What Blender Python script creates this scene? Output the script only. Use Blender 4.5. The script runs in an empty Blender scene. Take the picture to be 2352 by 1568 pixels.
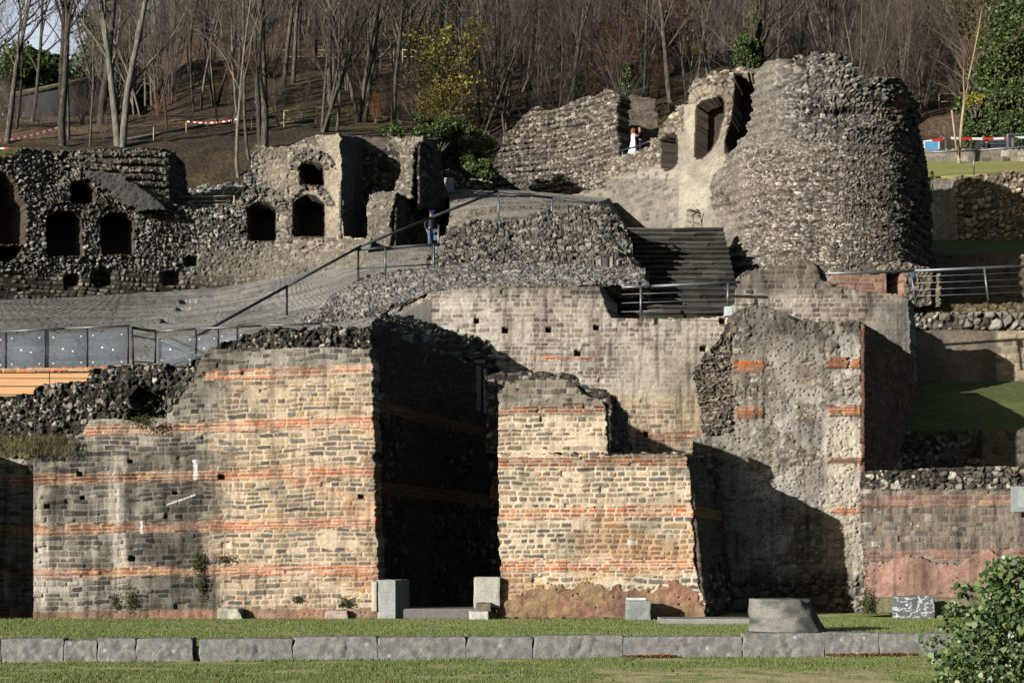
import bpy, math, random
import numpy as np
from mathutils import Vector, noise as mnoise
F, CU, HV, EYE = 3825.0, 1176.0, 1284.0, 1.6      # focal length and horizon in photo units (photo seen 2352 wide), eye height
K = 1.75                                           # lit sRGB value -> albedo factor
col = bpy.context.scene.collection
def P(u, v, Y): return ((u-CU)*Y/F, Y, EYE+(HV-v)*Y/F)
def srgb(*c):
    c = np.array(c, float)/255.0
    l = np.where(c <= .04045, c/12.92, ((c+.055)/1.055)**2.4)
    return l
def alb(*c): return np.clip(srgb(*c)/K, 0, .8)
# ---------------------------------------------------------------- noise
def h2(a, b, s=0):
    n = (a.astype(np.int64)*374761393 + b.astype(np.int64)*668265263 + int(s)*974634777) & 0x7fffffff
    n = ((n ^ (n >> 13))*1274126177) & 0x7fffffff
    n = ((n ^ (n >> 16))*1911520717) & 0x7fffffff
    return ((n ^ (n >> 15)) & 0xffffff)/float(0xffffff)
def vn(x, y, s=0):
    xi, yi = np.floor(x), np.floor(y); fx, fy = x-xi, y-yi
    fx = fx*fx*(3-2*fx); fy = fy*fy*(3-2*fy)
    a, b, c, d = h2(xi, yi, s), h2(xi+1, yi, s), h2(xi, yi+1, s), h2(xi+1, yi+1, s)
    return (a*(1-fx)+b*fx)*(1-fy)+(c*(1-fx)+d*fx)*fy
def fbm(x, y, s=0, o=4):
    r = 0; a = .5
    for i in range(o):
        r = r+a*vn(x*2**i+i*17.3, y*2**i-i*9.1, s+i); a *= .5
    return r/(1-.5**o)
def ss(a, b, x):
    t = np.clip((x-a)/(b-a), 0, 1); return t*t*(3-2*t)
def mixc(c1, c2, m): return c1*(1-m[..., None])+c2*m[..., None]
def pal(cols, r, bj, bamp=.35):
    cols = np.array([alb(*c) for c in cols]); n = len(cols)
    i = np.clip((r*n).astype(int), 0, n-1)
    return cols[i]*(1-bamp+2*bamp*bj)[..., None]
def inpoly(U, V, poly):
    r = np.zeros(U.shape, bool); n = len(poly); j = n-1
    for i in range(n):
        x1, y1 = poly[i]; x2, y2 = poly[j]
        if y1 != y2:
            c = ((y1 > V) != (y2 > V)) & (U < (x2-x1)*(V-y1)/(y2-y1)+x1)
            r ^= c
        j = i
    return r
def inpoly_g(U, V, poly, r=3.):
    m = inpoly(U, V, poly)
    for dx, dy in ((r, 0), (-r, 0), (0, r), (0, -r)): m = m | inpoly(U+dx, V+dy, poly)
    return m
# ---------------------------------------------------------------- masonry patterns: (height m, albedo)
STONE = [(150, 140, 120), (128, 120, 108), (170, 155, 130), (108, 104, 98), (140, 122, 100), (118, 116, 112)]
def coursed(S, Z, ch=.145, sw=.27, mort=(225, 200, 165), stones=STONE, seed=0, rough=.022, joint=.022, wav=1.0, amp=1.0, miss=.02, smear=1.):
    Zw = Z+.02*(fbm(S*5, Z*5, seed+15, 2)-.5)+.05*wav*(vn(S*.45, Z*.6, seed+5)-.5)+.03*wav*(vn(S*2.1, Z*2.5, seed+6)-.5)
    r0 = Zw/ch; r0 = r0+.45*(vn(r0*.5, r0*0, seed+7)-.5)*1.6
    row = np.floor(r0); fz = r0-row
    swr = sw*(.75+.6*h2(row, row*0, seed+8))
    x = S/swr+h2(row, row*0+3, seed)*9+1.3*(vn(S/sw*.6, row*3.7, seed+9)-.5)+.12*(fbm(S*6, Z*9, seed+16, 2)-.5)
    cx = np.floor(x); fx = x-cx
    hs, h3, h4 = h2(cx, row, seed+1), h2(cx, row, seed+2), h2(cx, row, seed+3)
    ed = .35*joint*(fbm(S*14, Z*14, seed+4, 2)-.5)*2
    ex = np.minimum(fx, 1-fx)*swr; ez = np.minimum(fz, 1-fz)*ch*(.85+.3*h4)
    d = 1/np.sqrt(1/(ex+1e-4)**2+1/(ez+1e-4)**2)*1.12+ed
    m = ss(joint*.45, joint*1.1, d)
    m = m*(hs > miss)*(1-.9*ss(.60, .70, fbm(S*1.6, Z*4.5, seed+13, 4))*smear)*np.where(h3 < .12, .45, 1.)
    h = (.022*m+rough*m*(h3-.35)+.006*(fbm(S*22, Z*22, seed+11, 2)-.5)*m)*amp
    c = pal(stones, hs, h4, .3)
    mo = alb(*mort)*(.86+.25*fbm(S*6, Z*6, seed+12, 3))[..., None]
    c = mixc(mo, c, m)
    hole = (hs <= miss*.5); h = np.where(hole & (ex > .01), h-.05*amp, h)
    return h, c
def bricks(S, Z, seed=0, tones=((214, 128, 84), (200, 108, 66), (222, 150, 104), (190, 120, 90)), mort=(228, 190, 150), ch=.098, sw=.42, joint=.022):
    h, c = coursed(S, Z, ch, sw, mort, tones, seed, .014, joint, .3, 1.0, .03, .25)
    return h, c
def voro(x, y, s):
    xi, yi = np.floor(x), np.floor(y)
    f1 = np.full(x.shape, 9.); f2 = np.full(x.shape, 9.); ida = np.zeros(x.shape); idb = np.zeros(x.shape)
    for dx in (-1, 0, 1):
        for dy in (-1, 0, 1):
            cx, cy = xi+dx, yi+dy
            px = cx+.12+.76*h2(cx, cy, s); py = cy+.12+.76*h2(cx, cy, s+1)
            d = np.hypot(px-x, py-y)
            n = d < f1
            f2 = np.where(n, f1, np.minimum(f2, d)); f1 = np.where(n, d, f1)
            ida = np.where(n, cx, ida); idb = np.where(n, cy, idb)
    return f1, f2, ida, idb
def rubble(S, Z, size=.2, asp=1.5, amp=.09, stones=STONE, mort=(70, 62, 54), seed=0, gap=.10, bright=.4, buried=.22):
    ang = .5*(fbm(S*.3, Z*.3, seed+19, 2)-.5)
    S2 = S+.30*size*asp*(fbm(S/size*.9, Z/size*.9, seed+20, 3)-.5)*2; Z2 = Z+ang*S*0+.30*size*(fbm(S/size*.9+40, Z/size*.9, seed+24, 3)-.5)*2+.35*(vn(S*.35, Z*.2, seed+18)-.5)
    A = voro(S2/(size*asp), Z2/size, seed); B = voro(S2/(size*asp*.52), Z2/(size*.55), seed+7)
    sm = fbm(S/size*.35, Z/size*.5, seed+25, 3) > .52
    f1, f2, a, b = [np.where(sm, q, p) for p, q in zip(A, B)]
    e = f2-f1
    r1, r2, r3, r4 = h2(a, b, seed+2), h2(a, b, seed+3), h2(a, b, seed+4), h2(a, b, seed+5)
    m = ss(gap*(.3+.8*r4), gap*(1.3+1.6*r4), e+.16*(fbm(S/size*3.2, Z/size*3.2, seed+21, 3)-.5))
    m = m*np.where(r4 < buried, .25, 1.)
    ht = amp*np.where(sm, .6, 1.)
    fine = fbm(S/size*2.8, Z/size*2.8, seed+22, 4)
    h = ht*m*(.25+.8*r1)*np.clip(1-.8*f1*f1, 0, 1)+amp*(.75*(fine-.5)+1.1*(fbm(S*.7, Z*.7, seed+23, 4)-.5))
    c = mixc(alb(*mort)*(.75+.5*fine)[..., None], pal(stones, r2, r3, bright)*(.82+.36*fine)[..., None], m)
    return h, c
def plaster(S, Z, c1=(190, 178, 155), c2=(165, 152, 132), seed=0, amp=.03, pits=.5):
    n = fbm(S*.9, Z*.9, seed, 5); n2 = fbm(S*5, Z*7, seed+3, 4)
    f1, f2, a, b = voro(S*7, Z*9, seed+5)
    pit = (1-ss(.12, .3, f1))*(h2(a, b, seed+8) > 1-pits*.5)
    h = amp*((n-.5)+1.1*(n2-.5))-amp*.9*pit
    c = mixc(alb(*c1), alb(*c2), ss(.35, .65, n))*(.8+.4*n2)[..., None]*(1-.35*pit[..., None])
    return h, c
def ledges(S, Z, ch=.3, amp=.16, stones=STONE, mort=(95, 85, 72), seed=0, sw=.5, tilt=0.):
    Zw = Z+tilt*S+.34*(fbm(S*.35, Z*.5, seed+5, 3)-.5)+.16*(fbm(S*1.8, Z*1.8, seed+6, 3)-.5)
    r0 = Zw/ch; row = np.floor(r0); fz = r0-row
    prof = ss(0, .25, fz)*(1-ss(.6, 1., fz)*.8)
    h1, c1 = rubble(S, Z+tilt*S, ch*.55, sw/ch*.8, .06, stones, mort, seed, .1)
    x = S/sw+h2(row, row*0, seed)*7; br = h2(np.floor(x), row, seed+3)
    h = amp*prof*(.25+.75*vn(S*1.1, row*3.3, seed+9))*(.5+fbm(S*.8, Z*.8, seed+30, 3))+1.5*h1+.06*(br-.5)
    c = mixc(c1*.75, c1, np.clip(prof*1.5, 0, 1))
    return h, c
def weather(c, U, V, s=0, k=.4):
    st = fbm(U*.11, V*.012, s+61, 5)+.12*(fbm(U*.4, V*.4, s+64, 2)-.5); bl = fbm(U*.02, V*.02, s+62, 5); sp = fbm(U*.16, V*.16, s+63, 2)
    return c*(1-k*ss(.48, .72, st)-.25*ss(.5, .7, bl))[..., None]*(.86+.28*sp)[..., None]
def lay(a, b, m): return a[0]*(1-m)+b[0]*m, mixc(a[1], b[1], m)
def holes(hc, S, Z, U, V, lst, depth=.5, size=None):
    h, c = hc
    for (x0, y0, x1, y1) in lst:
        k = (U > x0) & (U < x1) & (V > y0) & (V < y1)
        h = np.where(k, h-depth, h)
    return h, c
# ---------------------------------------------------------------- objects
def tag(o, label=None, cat=None, group=None, kind=None):
    if label: o['label'] = label
    if cat: o['category'] = cat
    if group: o['group'] = group
    if kind: o['kind'] = kind
    return o
def mesh_np(name, V, Fc, C=None, mat=None, parent=None, smooth=False, loc=None):
    """V (n,3); Fc (m,4) or (m,3) int arrays, or a list of them"""
    if not isinstance(Fc, list): Fc = [Fc]
    Fc = [f for f in Fc if len(f)]
    V = np.asarray(V, float)
    if loc is not None: V = V-np.asarray(loc, float)
    me = bpy.data.meshes.new(name)
    me.vertices.add(len(V)); me.vertices.foreach_set('co', V.astype(np.float32).ravel())
    nl = sum(f.size for f in Fc); nf = sum(len(f) for f in Fc)
    me.loops.add(nl); me.polygons.add(nf)
    me.loops.foreach_set('vertex_index', np.concatenate([f.ravel() for f in Fc]).astype(np.int32))
    tot = np.concatenate([np.full(len(f), f.shape[1]) for f in Fc])
    st = np.concatenate([[0], np.cumsum(tot)[:-1]])
    me.polygons.foreach_set('loop_start', st.astype(np.int32))
    me.update(calc_edges=True)
    if smooth: me.polygons.foreach_set('use_smooth', np.ones(nf, bool))
    if C is not None:
        at = me.color_attributes.new('Col', 'FLOAT_COLOR', 'POINT')
        C4 = np.ones((len(V), 4), np.float32); C4[:, :3] = C
        at.data.foreach_set('color', C4.ravel())
    if mat: me.materials.append(mat)
    o = bpy.data.objects.new(name, me); col.objects.link(o)
    if loc is not None: o.location = loc
    if parent: o.parent = parent
    return o
def empty(name, loc, rz=0):
    o = bpy.data.objects.new(name, None); col.objects.link(o); o.location = loc; o.rotation_euler = (0, 0, rz)
    o.empty_display_size = .2
    return o
# ---------------------------------------------------------------- materials
def newmat(name):
    m = bpy.data.materials.new(name); m.use_nodes = True
    nt = m.node_tree; b = nt.nodes['Principled BSDF']; return m, nt, b
def N(nt, t, **kw):
    n = nt.nodes.new(t)
    for k, v in kw.items():
        if k.startswith('i_'): n.inputs[k[2:].replace('_', ' ')].default_value = v
        else: setattr(n, k, v)
    return n
def attr_mat(name, rough=.95, nscale=30., lo=.7, hi=1.28, bscale=26., bdist=.02, bstr=.6, spec=.2):
    m, nt, b = newmat(name)
    a = N(nt, 'ShaderNodeAttribute', attribute_name='Col')
    g = N(nt, 'ShaderNodeNewGeometry')
    n = N(nt, 'ShaderNodeTexNoise'); n.inputs['Scale'].default_value = nscale; n.inputs['Detail'].default_value = 4
    nt.links.new(g.outputs['Position'], n.inputs['Vector'])
    mr = N(nt, 'ShaderNodeMapRange'); mr.inputs['From Min'].default_value = .3; mr.inputs['From Max'].default_value = .7
    mr.inputs['To Min'].default_value = lo; mr.inputs['To Max'].default_value = hi
    nt.links.new(n.outputs['Fac'], mr.inputs['Value'])
    mx = N(nt, 'ShaderNodeVectorMath', operation='SCALE')
    nt.links.new(a.outputs['Color'], mx.inputs[0]); nt.links.new(mr.outputs['Result'], mx.inputs['Scale'])
    nt.links.new(mx.outputs[0], b.inputs['Base Color'])
    b.inputs['Roughness'].default_value = rough; b.inputs['Specular IOR Level'].default_value = spec
    if bstr:
        n2 = N(nt, 'ShaderNodeTexNoise'); n2.inputs['Scale'].default_value = bscale; n2.inputs['Detail'].default_value = 3
        nt.links.new(g.outputs['Position'], n2.inputs['Vector'])
        bp = N(nt, 'ShaderNodeBump'); bp.inputs['Strength'].default_value = bstr; bp.inputs['Distance'].default_value = bdist
        nt.links.new(n2.outputs['Fac'], bp.inputs['Height']); nt.links.new(bp.outputs['Normal'], b.inputs['Normal'])
    return m
def noise_mat(name, stops, scale=4., detail=6., rough=.9, metallic=0., bump=0., bscale=30., objrand=0., coord='pos', spec=.3, stretch=None):
    m, nt, b = newmat(name)
    if coord == 'pos': src = N(nt, 'ShaderNodeNewGeometry').outputs['Position']
    else: src = N(nt, 'ShaderNodeTexCoord').outputs['Object']
    if stretch:
        mp = N(nt, 'ShaderNodeMapping'); mp.inputs['Scale'].default_value = stretch; nt.links.new(src, mp.inputs['Vector']); src = mp.outputs['Vector']
    n = N(nt, 'ShaderNodeTexNoise'); n.inputs['Scale'].default_value = scale; n.inputs['Detail'].default_value = detail
    nt.links.new(src, n.inputs['Vector'])
    r = N(nt, 'ShaderNodeValToRGB'); e = r.color_ramp.elements
    e[0].position = .3; e[1].position = .7
    k = len(stops)
    e[0].color = (*stops[0], 1); e[1].color = (*stops[-1], 1)
    for i in range(1, k-1):
        x = e.new(.3+.4*i/(k-1)); x.color = (*stops[i], 1)
    nt.links.new(n.outputs['Fac'], r.inputs['Fac']); out = r.outputs['Color']
    if objrand:
        oi = N(nt, 'ShaderNodeObjectInfo'); mr = N(nt, 'ShaderNodeMapRange')
        mr.inputs['To Min'].default_value = 1-objrand; mr.inputs['To Max'].default_value = 1+objrand
        nt.links.new(oi.outputs['Random'], mr.inputs['Value'])
        mx = N(nt, 'ShaderNodeVectorMath', operation='SCALE'); nt.links.new(out, mx.inputs[0]); nt.links.new(mr.outputs['Result'], mx.inputs['Scale']); out = mx.outputs[0]
    nt.links.new(out, b.inputs['Base Color'])
    b.inputs['Roughness'].default_value = rough; b.inputs['Metallic'].default_value = metallic; b.inputs['Specular IOR Level'].default_value = spec
    if bump:
        n2 = N(nt, 'ShaderNodeTexNoise'); n2.inputs['Scale'].default_value = bscale; n2.inputs['Detail'].default_value = 4
        nt.links.new(src, n2.inputs['Vector'])
        bp = N(nt, 'ShaderNodeBump'); bp.inputs['Strength'].default_value = .8; bp.inputs['Distance'].default_value = bump
        nt.links.new(n2.outputs['Fac'], bp.inputs['Height']); nt.links.new(bp.outputs['Normal'], b.inputs['Normal'])
    return m
def leaf_mat(name, cols, rough=.6, trans=.25):
    m, nt, b = newmat(name)
    g = N(nt, 'ShaderNodeNewGeometry'); r = N(nt, 'ShaderNodeValToRGB'); e = r.color_ramp.elements
    e[0].position = 0; e[1].position = 1; e[0].color = (*cols[0], 1); e[1].color = (*cols[-1], 1)
    for i in range(1, len(cols)-1):
        x = e.new(i/(len(cols)-1)); x.color = (*cols[i], 1)
    nt.links.new(g.outputs['Random Per Island'], r.inputs['Fac'])
    nt.links.new(r.outputs['Color'], b.inputs['Base Color']); b.inputs['Roughness'].default_value = rough
    b.inputs['Specular IOR Level'].default_value = .25
    tr = N(nt, 'ShaderNodeBsdfTranslucent'); nt.links.new(r.outputs['Color'], tr.inputs['Color'])
    ms = N(nt, 'ShaderNodeMixShader'); ms.inputs['Fac'].default_value = trans
    nt.links.new(b.outputs[0], ms.inputs[1]); nt.links.new(tr.outputs[0], ms.inputs[2])
    nt.links.new(ms.outputs[0], nt.nodes['Material Output'].inputs['Surface'])
    return m
M = {}
M['stone'] = attr_mat('weathered_masonry')
M['stone_far'] = attr_mat('weathered_masonry_far', nscale=9., lo=.68, hi=1.3, bscale=10., bdist=.05)
M['soil'] = attr_mat('leafy_soil', nscale=5., lo=.55, hi=1.45, bscale=4., bdist=.15, bstr=.8)
M['grass'] = attr_mat('lawn', nscale=24., lo=.75, hi=1.25, bscale=60., bdist=.02)
M['kerb'] = attr_mat('dark_kerb_stone', nscale=22., lo=.8, hi=1.2, bscale=35., bdist=.012, bstr=.7)
M['steel'] = noise_mat('galvanised_steel', [alb(120, 124, 128), alb(150, 154, 158)], 3., rough=.45, metallic=.6)
M['darksteel'] = noise_mat('dark_painted_steel', [(.028, .032, .04), (.05, .055, .065)], 3., rough=.5, metallic=.3)
M['iron'] = noise_mat('black_iron', [(.006, .006, .007), (.014, .013, .012)], 6., rough=.6)
M['wood'] = noise_mat('pale_post_wood', [alb(190, 165, 120), alb(225, 205, 160)], 8., rough=.8)
M['timber'] = noise_mat('orange_larch_boards', [alb(222, 168, 112), alb(240, 190, 134)], 3., rough=.7, bump=.004, stretch=(.3, 1, 8))
M['bark'] = noise_mat('grey_bark', [(.022, .018, .014), (.055, .047, .037), (.12, .108, .09)], 5., rough=.95, bump=.03, bscale=9., objrand=.45, coord='obj', stretch=(3, 3, .6))
M['bark_light'] = noise_mat('pale_bark', [(.06, .055, .04), (.11, .102, .08), (.19, .18, .15)], 4., rough=.9, bump=.02, bscale=9., objrand=.2, coord='obj', stretch=(3, 3, .6))
M['twig'] = noise_mat('winter_twigs', [(.06, .047, .038), (.15, .122, .10)], 1.2, rough=.9, objrand=.4, coord='obj')
M['twig_red'] = noise_mat('russet_twigs', [(.10, .055, .035), (.2, .12, .08)], 1.2, rough=.9, objrand=.3, coord='obj')
M['sapling'] = noise_mat('sapling_bark', [alb(160, 138, 110), alb(200, 180, 148)], 4., rough=.8)
M['ivy'] = leaf_mat('ivy_leaves', [(.014, .03, .010), (.03, .06, .018), (.06, .10, .03), (.11, .16, .05), (.20, .22, .09)], .35, .2)
M['evergreen'] = leaf_mat('evergreen_leaves', [(.012, .028, .010), (.036, .066, .018), (.085, .12, .035), (.15, .18, .06)], .6)
M['olive'] = leaf_mat('olive_leaves', [(.04, .05, .02), (.09, .10, .04), (.15, .15, .06)], .6)
M['yellow'] = leaf_mat('yellow_leaves', [(.08, .08, .02), (.22, .19, .035), (.42, .36, .06)], .6)
M['russet'] = leaf_mat('russet_leaves', [(.10, .035, .015), (.2, .07, .03), (.28, .13, .06)], .7)
M['moss'] = leaf_mat('moss_tufts', [(.03, .045, .012), (.07, .085, .025), (.12, .11, .04)], .8)
M['blade'] = leaf_mat('grass_blades', [(.09, .13, .03), (.15, .20, .055), (.24, .25, .10)], .7, .3)
M['drygrass'] = leaf_mat('dry_stems', [(.10, .08, .04), (.2, .16, .09), (.05, .06, .02)], .8)
M['tape'] = noise_mat('white_tape', [alb(225, 215, 210), alb(245, 240, 238)], 4., rough=.6)
M['tapered'] = noise_mat('red_tape', [alb(190, 40, 30), alb(210, 60, 45)], 4., rough=.6)
m, nt, b = newmat('tinted_glass'); b.inputs['Base Color'].default_value = (.35, .42, .5, 1); b.inputs['Roughness'].default_value = .12
tb = N(nt, 'ShaderNodeBsdfTransparent'); tb.inputs['Color'].default_value = (.84, .87, .9, 1)
ms = N(nt, 'ShaderNodeMixShader'); ms.inputs['Fac'].default_value = .12
nt.links.new(tb.outputs[0], ms.inputs[1]); nt.links.new(b.outputs[0], ms.inputs[2]); nt.links.new(ms.outputs[0], nt.nodes['Material Output'].inputs['Surface'])
M['glass'] = m
def flat(name, c, rough=.7, metallic=0.):
    c = np.array(c); return noise_mat(name, [c*.88, np.clip(c*1.1, 0, 1)], 6., rough=rough, metallic=metallic)
# ---------------------------------------------------------------- sheet: upright relief wall
def smooth_path(pts, n=400):
    pts = np.array(pts, float); t = np.arange(len(pts)); tt = np.linspace(0, len(pts)-1, n)
    if len(pts) < 3: return np.stack([np.interp(tt, t, pts[:, i]) for i in (0, 1)], 1)
    out = []
    for x in tt:
        i = min(int(x), len(pts)-2); f = x-i
        p0, p1, p2, p3 = pts[max(i-1, 0)], pts[i], pts[i+1], pts[min(i+2, len(pts)-1)]
        out.append(.5*((2*p1)+(-p0+p2)*f+(2*p0-5*p1+4*p2-p3)*f*f+(-p0+3*p1-3*p2+p3)*f**3))
    return np.array(out)
TOTAL = [0]
def sheet(name, path, poly, style, step=2.0, extr=None, thick=.6, batter=0., mat='stone', jag=(4., 7.), seed=0, layers=None, zref=0., sidecol=None, parent=None, mod=None, side_amp=.05, smooth=False):
    pw = smooth_path([((u-CU)*Y/F, Y) for u, Y in path])
    seg = np.hypot(*np.diff(pw, axis=0).T); s = np.concatenate([[0], np.cumsum(seg)])
    L = s[-1]; Ym = pw[:, 1].mean(); st = step*Ym/F
    us = [p[0] for p in poly]; vs = [p[1] for p in poly]
    Yn, Yx = pw[:, 1].min(), pw[:, 1].max()
    zt = max(EYE+(HV-min(vs)+12)*y/F for y in (Yn, Yx)); zb = min(EYE+(HV-max(vs)-12)*y/F for y in (Yn, Yx))
    ns, nz = int(L/st)+2, int((zt-zb)/st)+2
    sv = np.linspace(0, L, ns); zv = np.linspace(zb, zt, nz)
    X0 = np.interp(sv, s, pw[:, 0]); Y0 = np.interp(sv, s, pw[:, 1])
    tx, ty = np.gradient(X0), np.gradient(Y0); l = np.hypot(tx, ty); tx, ty = tx/l, ty/l
    nx, ny = ty, -tx
    S, Z = np.meshgrid(sv, zv)
    X = X0[None, :]-nx[None, :]*batter*(Z-zref); Y = Y0[None, :]-ny[None, :]*batter*(Z-zref)
    U = CU+F*X/Y; V = HV-(Z-EYE)*F/Y
    Uc = (U[:-1, :-1]+U[1:, 1:])/2; Vc = (V[:-1, :-1]+V[1:, 1:])/2
    ja, jf = jag
    jn = lambda k: (fbm(Uc/jf*.5, Vc/jf*.5, seed+k, 2)-.5)*2*ja
    inside = inpoly(Uc+jn(31), Vc+jn(37), poly)
    h, c = style(S, Z, U, V)
    if mod is not None: h = h+mod(S, Z, U, V)
    X = X+nx[None, :]*h; Y = Y+ny[None, :]*h
    idx = np.arange(ns*nz).reshape(nz, ns)
    a, b_, cc, d = idx[:-1, :-1], idx[:-1, 1:], idx[1:, 1:], idx[1:, :-1]
    quads = np.stack([a[inside], b_[inside], cc[inside], d[inside]], 1)
    Vt = np.stack([X, Y, Z], 2).reshape(-1, 3); Cc = c.reshape(-1, 3)
    # boundary edges (directed as in the quads)
    pad = np.pad(inside, 1)
    E = []
    up = inside & ~pad[2:, 1:-1]; E.append(np.stack([cc[up], d[up]], 1))
    dn = inside & ~pad[:-2, 1:-1]; E.append(np.stack([a[dn], b_[dn]], 1))
    rt = inside & ~pad[1:-1, 2:]; E.append(np.stack([b_[rt], cc[rt]], 1))
    lf = inside & ~pad[1:-1, :-2]; E.append(np.stack([d[lf], a[lf]], 1))
    E = np.concatenate(E)
    bv, inv = np.unique(E, return_inverse=True); inv = inv.reshape(E.shape)
    nb = len(bv); j = bv % ns
    if extr is None: ex = np.stack([-nx[j]*thick, -ny[j]*thick, 0*nx[j]], 1); el = thick
    else: ex = np.tile(np.array([extr[0], extr[1], extr[2] if len(extr) > 2 else 0.]), (nb, 1)); el = math.hypot(extr[0], extr[1])
    nl = layers or max(1, min(60, int(el/.25)))
    fl = [quads]; allV = [Vt]; allC = [Cc]; prev = bv; base = len(Vt)
    bp = Vt[bv]; bc = Cc[bv]
    for k in range(1, nl+1):
        f = k/nl; nr = (h2(bv % 977, np.full(nb, k), seed+50)-.5)*side_amp*(k < nl)
        p = bp+ex*f; p[:, 0] += nr; p[:, 2] += nr*.7
        cs = bc*(.8+.4*h2(bv//2, np.full(nb, k), seed+51))[:, None]
        if sidecol is not None: cs = cs*.25+.75*sidecol(p)*(.75+.5*h2(bv//3, np.full(nb, k), seed+52))[:, None]
        cur = np.arange(nb)+base
        fl.append(np.stack([prev[inv[:, 1]] if k == 1 else prev[inv[:, 1]], prev[inv[:, 0]], cur[inv[:, 0]], cur[inv[:, 1]]], 1))
        allV.append(p); allC.append(cs); prev = cur; base += nb
    Vt = np.concatenate(allV); Cc = np.concatenate(allC); Fq = np.concatenate(fl)
    used, inv2 = np.unique(Fq, return_inverse=True)
    Vt = Vt[used]; Cc = Cc[used]; Fq = inv2.reshape(Fq.shape)
    TOTAL[0] += len(Fq)
    if parent is not None: Vt = Vt-np.array(parent.location)[None]
    o = mesh_np(name, Vt, Fq, Cc, M[mat], parent, smooth, loc=(Vt[:, 0].mean(), Vt[:, 1].mean(), Vt[:, 2].min()) if parent is None else None)
    return o
# ruled: surface between image-space polylines [(u,v,Y)...], each line resampled; rows from front to back
def ruled(name, lines, style, nu, nv, mat='stone', seed=0, amp=1., parent=None, skirt=1.5, smooth=False):
    L = []
    for ln in lines:
        p = np.array([P(*q) for q in ln]); d = np.concatenate([[0], np.cumsum(np.linalg.norm(np.diff(p, axis=0), axis=1))]); d /= d[-1]
        t = np.linspace(0, 1, nu); L.append(np.stack([np.interp(t, d, p[:, i]) for i in range(3)], 1))
    L = np.array(L); k = len(lines)
    tt = np.linspace(0, k-1, nv); i = np.minimum(tt.astype(int), k-2); f = (tt-i)[:, None, None]
    G = L[i]*(1-f)+L[i+1]*f
    U = CU+F*G[..., 0]/G[..., 1]; V = HV-(G[..., 2]-EYE)*F/G[..., 1]
    S = np.cumsum(np.concatenate([np.zeros((nv, 1)), np.linalg.norm(np.diff(G, axis=1), axis=2)], 1), 1)
    T = np.cumsum(np.concatenate([np.zeros((1, nu)), np.linalg.norm(np.diff(G, axis=0), axis=2)], 0), 0)
    dU = np.gradient(G, axis=1); dV = np.gradient(G, axis=0)
    n = np.cross(dU, dV); n /= np.linalg.norm(n, axis=2)[..., None]+1e-9
    n = np.where(n[..., 2:3] < 0, -n, n)
    h, c = style(G[..., 0], T, U, V)
    G = G+n*(h*amp)[..., None]
    idx = np.arange(nu*nv).reshape(nv, nu)
    q = np.stack([idx[:-1, :-1], idx[:-1, 1:], idx[1:, 1:], idx[1:, :-1]], 2).reshape(-1, 4)
    Vt = G.reshape(-1, 3); C = c.reshape(-1, 3)
    if skirt:
        b = len(Vt); bot = Vt[idx[0]].copy(); bot[:, 2] -= skirt
        Vt = np.concatenate([Vt, bot]); C = np.concatenate([C, C[idx[0]]])
        jj = np.arange(nu-1)
        q = np.concatenate([q, np.stack([b+jj, b+jj+1, idx[0][1:], idx[0][:-1]], 1)])
        for e in (0, nu-1):
            b = len(Vt); ed = Vt[idx[:, e]].copy(); ed[:, 2] -= skirt
            Vt = np.concatenate([Vt, ed]); C = np.concatenate([C, C[idx[:, e]]])
            jj = np.arange(nv-1); q = np.concatenate([q, np.stack([b+jj, b+jj+1, idx[1:, e], idx[:-1, e]], 1)])
    TOTAL[0] += len(q)
    return mesh_np(name, Vt, q, C, M[mat], parent, smooth, loc=tuple(Vt.mean(0)) if parent is None else None)
# ---------------------------------------------------------------- tubes, boxes, blocks
def tubes(segs, n=6):
    """segs (m,8): p0 p1 r0 r1 -> V,F vectorised cones"""
    segs = np.asarray(segs, float); p0, p1, r0, r1 = segs[:, :3], segs[:, 3:6], segs[:, 6], segs[:, 7]
    d = p1-p0; l = np.linalg.norm(d, axis=1)[:, None]+1e-9; d = d/l
    a = np.where(np.abs(d[:, 2:3]) < .9, np.array([[0, 0, 1.]]), np.array([[1., 0, 0]]))
    x = np.cross(d, a); x /= np.linalg.norm(x, axis=1)[:, None]; y = np.cross(d, x)
    an = np.arange(n)*2*np.pi/n; cs, sn = np.cos(an), np.sin(an)
    ring = x[:, None, :]*cs[None, :, None]+y[:, None, :]*sn[None, :, None]
    A = p0[:, None]+ring*r0[:, None, None]; B = p1[:, None]+ring*r1[:, None, None]
    V = np.concatenate([A, B], 1).reshape(-1, 3)
    m = len(segs); b = (np.arange(m)*2*n)[:, None]; i = np.arange(n)[None]; k = (i+1) % n
    Fq = np.stack([b+k, b+i, b+n+i, b+n+k], 2).reshape(-1, 4)
    return V, Fq
def polyline_tube(name, pts, r, mat, parent=None, n=8, sq=False):
    pts = [np.array(p, float) for p in pts]
    segs = [[*pts[i], *pts[i+1], r, r] for i in range(len(pts)-1)]
    # tiny overlap at joints
    for i in range(len(segs)):
        a, b = np.array(segs[i][:3]), np.array(segs[i][3:6]); d = (b-a)/(np.linalg.norm(b-a)+1e-9)*r*.6
        if i > 0: a = a-d
        if i < len(segs)-1: b = b+d
        segs[i][:6] = [*a, *b]
    V, Fq = tubes(segs, 4 if sq else n)
    m = len(segs); k = 4 if sq else n
    caps = []
    for s_ in range(m): caps += [list(range(s_*2*k, s_*2*k+k)), list(range(s_*2*k+2*k-1, s_*2*k+k-1, -1))]
    return mesh_np(name, V, [Fq, np.array(caps)], None, M[mat] if isinstance(mat, str) else mat, parent, not sq and n > 4)
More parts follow.
